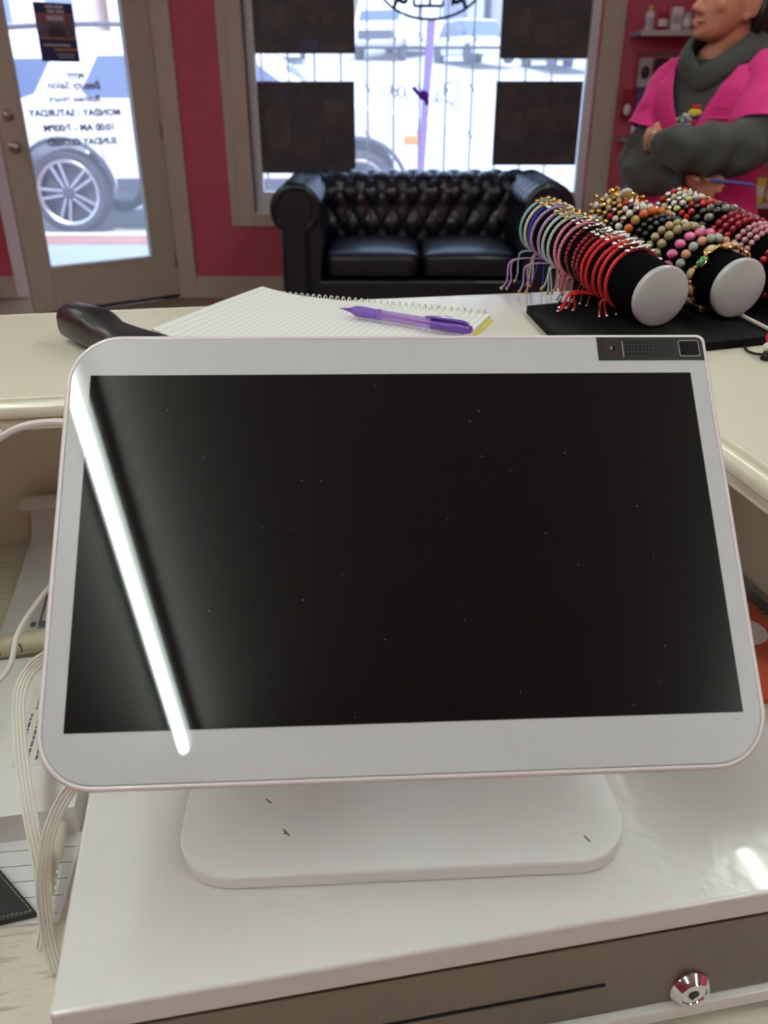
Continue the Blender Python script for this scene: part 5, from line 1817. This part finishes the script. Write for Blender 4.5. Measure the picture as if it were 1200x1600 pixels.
def side_glass(poly, nm):
    for yy, sg in ((0, -1), (1, 1)):
        f = lambda x, z, o: (x, (ins(z) + sg * o) if yy == 0 else (1.92 - ins(z) + sg * o), z)
        k = len(poly)
        MB().add([f(x, z, .006) for x, z in poly] + [f(x, z, -.004) for x, z in poly], [tuple(range(k)), tuple(range(2 * k - 1, k - 1, -1))] + [(i, (i + 1) % k, k + (i + 1) % k, k + i) for i in range(k)]).build(nm, M_cglass, suv)
side_glass([(-.90, 1.225), (-.30, 1.225), (-.18, 1.26), (.0, 1.55), (-.82, 1.54)], 'quarter_window')
side_glass([(.34, 1.225), (1.14, 1.225), (1.14, 1.58), (.44, 1.57), (.27, 1.28)], 'door_window')
side_glass([(1.22, 1.225), (2.34, 1.22), (1.82, 1.57), (1.22, 1.58)], 'door_window')
MB().hexa([(2.58, .12, 1.19), (2.60, 1.80, 1.19), (2.55, 1.80, 1.20), (2.55, .12, 1.20), (1.90, .22, 1.66), (1.90, 1.70, 1.66), (1.86, 1.70, 1.67), (1.86, .22, 1.67)]).build('windscreen', M_cglass, suv)
for y in (.22, 1.70):
    MB().tube(catmull([(-.72, y, 1.73), (-.6, y, 1.79), (.4, y, 1.83), (1.3, y, 1.80), (1.45, y, 1.74)], 5), .022, 8).build('roof_rail', M_dark, suv)
MB().box((.5, -.012, .40), (2.36, .03, .52)).build('sill_trim', M_dark, suv, bevel=.01)
for cx in (0, WB):
    MB().tube([(x, -.006, z) for x, z in arc(cx, .40, .475, 175, 5, 20)], .02, 6).build('wheel_arch_trim', M_dark, suv)
MB().box((.9, -.02, 1.05), (1.08, .01, 1.075)).build('door_handle', M_car, suv, bevel=.008)
MB().box((2.0, -.02, 1.05), (2.18, .01, 1.075)).build('door_handle', M_car, suv, bevel=.008)
for x in (.40, 1.18, 2.36):
    MB().box((x, -.002, .56), (x + .008, .004, 1.2)).build('door_gap', M_dark, suv)
MB().box((3.30, -.006, .82), (3.46, .02, .90)).build('side_marker', mat('amber_lens', (230, 150, 40), .3), suv, bevel=.01)
MB().box((3.55, .08, .82), (3.80, .45, .96)).build('headlight', mat('headlight_glass', (210, 214, 220), .1), suv, bevel=.02)
MB().ell((2.2, -.10, 1.24), (.06, .10, .07)).build('wing_mirror', M_car, suv)
for cx in (0, WB):
    for y0, dr in ((.02, 1), (1.90, -1)):
        Mw = Matrix.Translation((cx, y0, .385)) @ Matrix.Rotation(PI / 2 * (1 if dr > 0 else -1), 4, 'X')
        wh = MB().lathe([(.30, .0), (.315, .01), (.35, .012), (.376, -.01), (.385, -.06), (.385, -.20), (.37, -.24), (.29, -.24), (.285, -.02)], 48, Mw, True).build('wheel', M_tire, suv)
        MB().lathe([(.286, -.002), (.300, .006), (.306, .002), (.306, -.02), (.280, -.03), (.272, -.01)], 48, Mw, True).lathe([(.0, -.10), (.27, -.10), (.27, -.12), (.0, -.12)], 40, Mw).build('rim', M_rim, wh)
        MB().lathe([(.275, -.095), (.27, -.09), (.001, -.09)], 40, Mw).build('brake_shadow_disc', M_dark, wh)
        for k in range(5):
            for s in (-1, 1):
                a = math.radians(90 + 20 + 72 * k)
                u = Vector((math.cos(a), math.sin(a), 0)); v = Vector((-u.y, u.x, 0))
                p0 = u * .045 + v * (s * .020); p1 = u * .285 + v * (s * .048)
                w0 = .012
                q = [p0 - v * w0, p0 + v * w0, p1 + v * w0, p1 - v * w0]
                MB().hexa([Mw @ (c_ + Vector((0, 0, -.05))) for c_ in q] + [Mw @ (c_ + Vector((0, 0, -.008))) for c_ in q]).build('spoke', M_rim, wh)
        MB().lathe([(.062, -.05), (.062, -.006), (.05, .004), (.03, .006), (.001, .006)], 24, Mw).build('hub_cap', M_dark, wh)

# ---- far side of the street
def gz(y): return ZS if y < 13 else ZS + (y - 13) / 57 * (5.2 - ZS)
def building(x, y, w_, d_, h, rgb, nm, label, cols_, rows_, wcol=(120, 130, 160)):
    t = thing('street_building', label, 'building', (x, y, gz(y) - .3))
    MB().box((0, 0, 0), (w_, d_, h)).build('wall', mat(nm, rgb, .8, vary=(.6, .05)), t)
    MB().box((-.15, -.2, h), (w_ + .15, d_, h + .35)).build('cornice', mat(nm + '_cornice', tuple(min(255, c + 14) for c in rgb), .8), t)
    for i in range(cols_):
        for j in range(rows_):
            cx = w_ * (i + .5) / cols_; cz = 1.2 + j * 3.0
            f = MB().box((cx - .75, -.08, cz), (cx + .75, .02, cz + 1.7)).build('window', mat('bright_window_frame', (220, 218, 222), .6), t)
            MB().box((cx - .65, -.10, cz + .1), (cx + .65, -.06, cz + 1.6)).build('pane', mat('street_window_glass', wcol, .1), f)
    MB().box((w_ * .45, -.1, 0), (w_ * .45 + 1.1, .02, 2.3)).build('door', mat('street_door', (120, 110, 130), .6), t)
building(-26, 46, 12, 10, 9, (226, 200, 190), 'salmon_stucco', 'pale salmon stucco building across the street behind the car', 4, 3)
building(-13.5, 47, 12, 10, 10, (232, 222, 206), 'cream_stucco', 'cream stucco building across the street, left of the truck', 4, 3)
building(-1.0, 50, 6.2, 10, 11, (238, 234, 230), 'white_stucco', 'tall white building across the street behind the truck', 2, 3)
building(5.6, 44, 11, 10, 9, (196, 186, 204), 'lilac_grey_stucco', 'lilac grey building across the street at the right', 4, 3)

trk = thing('box_truck', 'white box truck parked across the street seen through the window', 'truck', (-.35, 37, gz(37) + .05), math.radians(-18))
MB().box((-1.15, 1.7, .55), (1.15, 6.0, 2.75)).build('cargo_box', mat('white_truck_box', (232, 232, 236), .4), trk, bevel=.03)
MB().prism([(0, .5), (0, 1.15), (.45, 1.35), (.85, 2.05), (1.65, 2.1), (1.65, .5)], -1.0, 1.0, 'yz').build('cab', M_car, trk, bevel=.05)
MB().hexa([(-.85, .44, 1.36), (.85, .44, 1.36), (.85, .50, 1.36), (-.85, .50, 1.36), (-.8, .82, 1.98), (.8, .82, 1.98), (.8, .88, 1.98), (-.8, .88, 1.98)]).build('windscreen', M_cglass, trk)
MB().box((-.7, -.03, .72), (.7, .02, 1.02)).build('grille', M_dark, trk)
MB().box((-1.02, -.08, .42), (1.02, .1, .6)).build('bumper', mat('truck_bumper', (150, 152, 160), .5), trk)
for sx in (-1, 1):
    MB().box((sx * .86 - .12, -.04, .75), (sx * .86 + .12, .03, .95)).build('headlight', MATS['headlight_glass'], trk)
    for y in (.7, 4.8):
        MB().lathe([(.22, -.1), (.40, -.1), (.42, 0), (.40, .1), (.22, .1)], 24, Matrix.Translation((sx * .9, y, .40)) @ Matrix.Rotation(PI / 2, 4, 'Y')).build('wheel', M_tire, trk)
def far_car(x, y, rz, label, paint):
    t = thing('parked_car', label, 'car', (x, y, gz(y) + .03), rz, group='cars parked across the street')
    MB().prism([(-2.1, .3), (2.15, .3), (2.2, .7), (1.3, .88), (-1.9, .92), (-2.15, .75)], -.85, .85, 'xz').build('lower_body', paint, t, bevel=.06)
    MB().prism([(-1.75, .88), (1.1, .86), (.45, 1.38), (-1.1, 1.42)], -.72, .72, 'xz').build('cabin', M_cglass, t, bevel=.05)
    MB().box((-1.05, -.70, 1.38), (.42, .70, 1.45)).build('roof', paint, t, bevel=.03)
    for cx in (-1.3, 1.35):
        for sy in (-1, 1):
            MB().lathe([(.18, -.1), (.31, -.1), (.33, 0), (.31, .1), (.18, .1)], 20, Matrix.Translation((cx, sy * .8, .33)) @ Matrix.Rotation(PI / 2, 4, 'X')).build('wheel', M_tire, t)
    MB().box((2.12, -.7, .55), (2.24, -.4, .7)).box((2.12, .4, .55), (2.24, .7, .7)).build('headlights', MATS['headlight_glass'], t)
far_car(3.3, 35, math.radians(-70), 'white car parked right of the truck across the street', M_car)
far_car(6.2, 33, math.radians(-80), 'silver car parked farthest right across the street', mat('silver_car_paint', (196, 198, 206), .3, .4))
far_car(-4.0, 37, math.radians(-85), 'pale car parked left of the truck across the street', M_car)
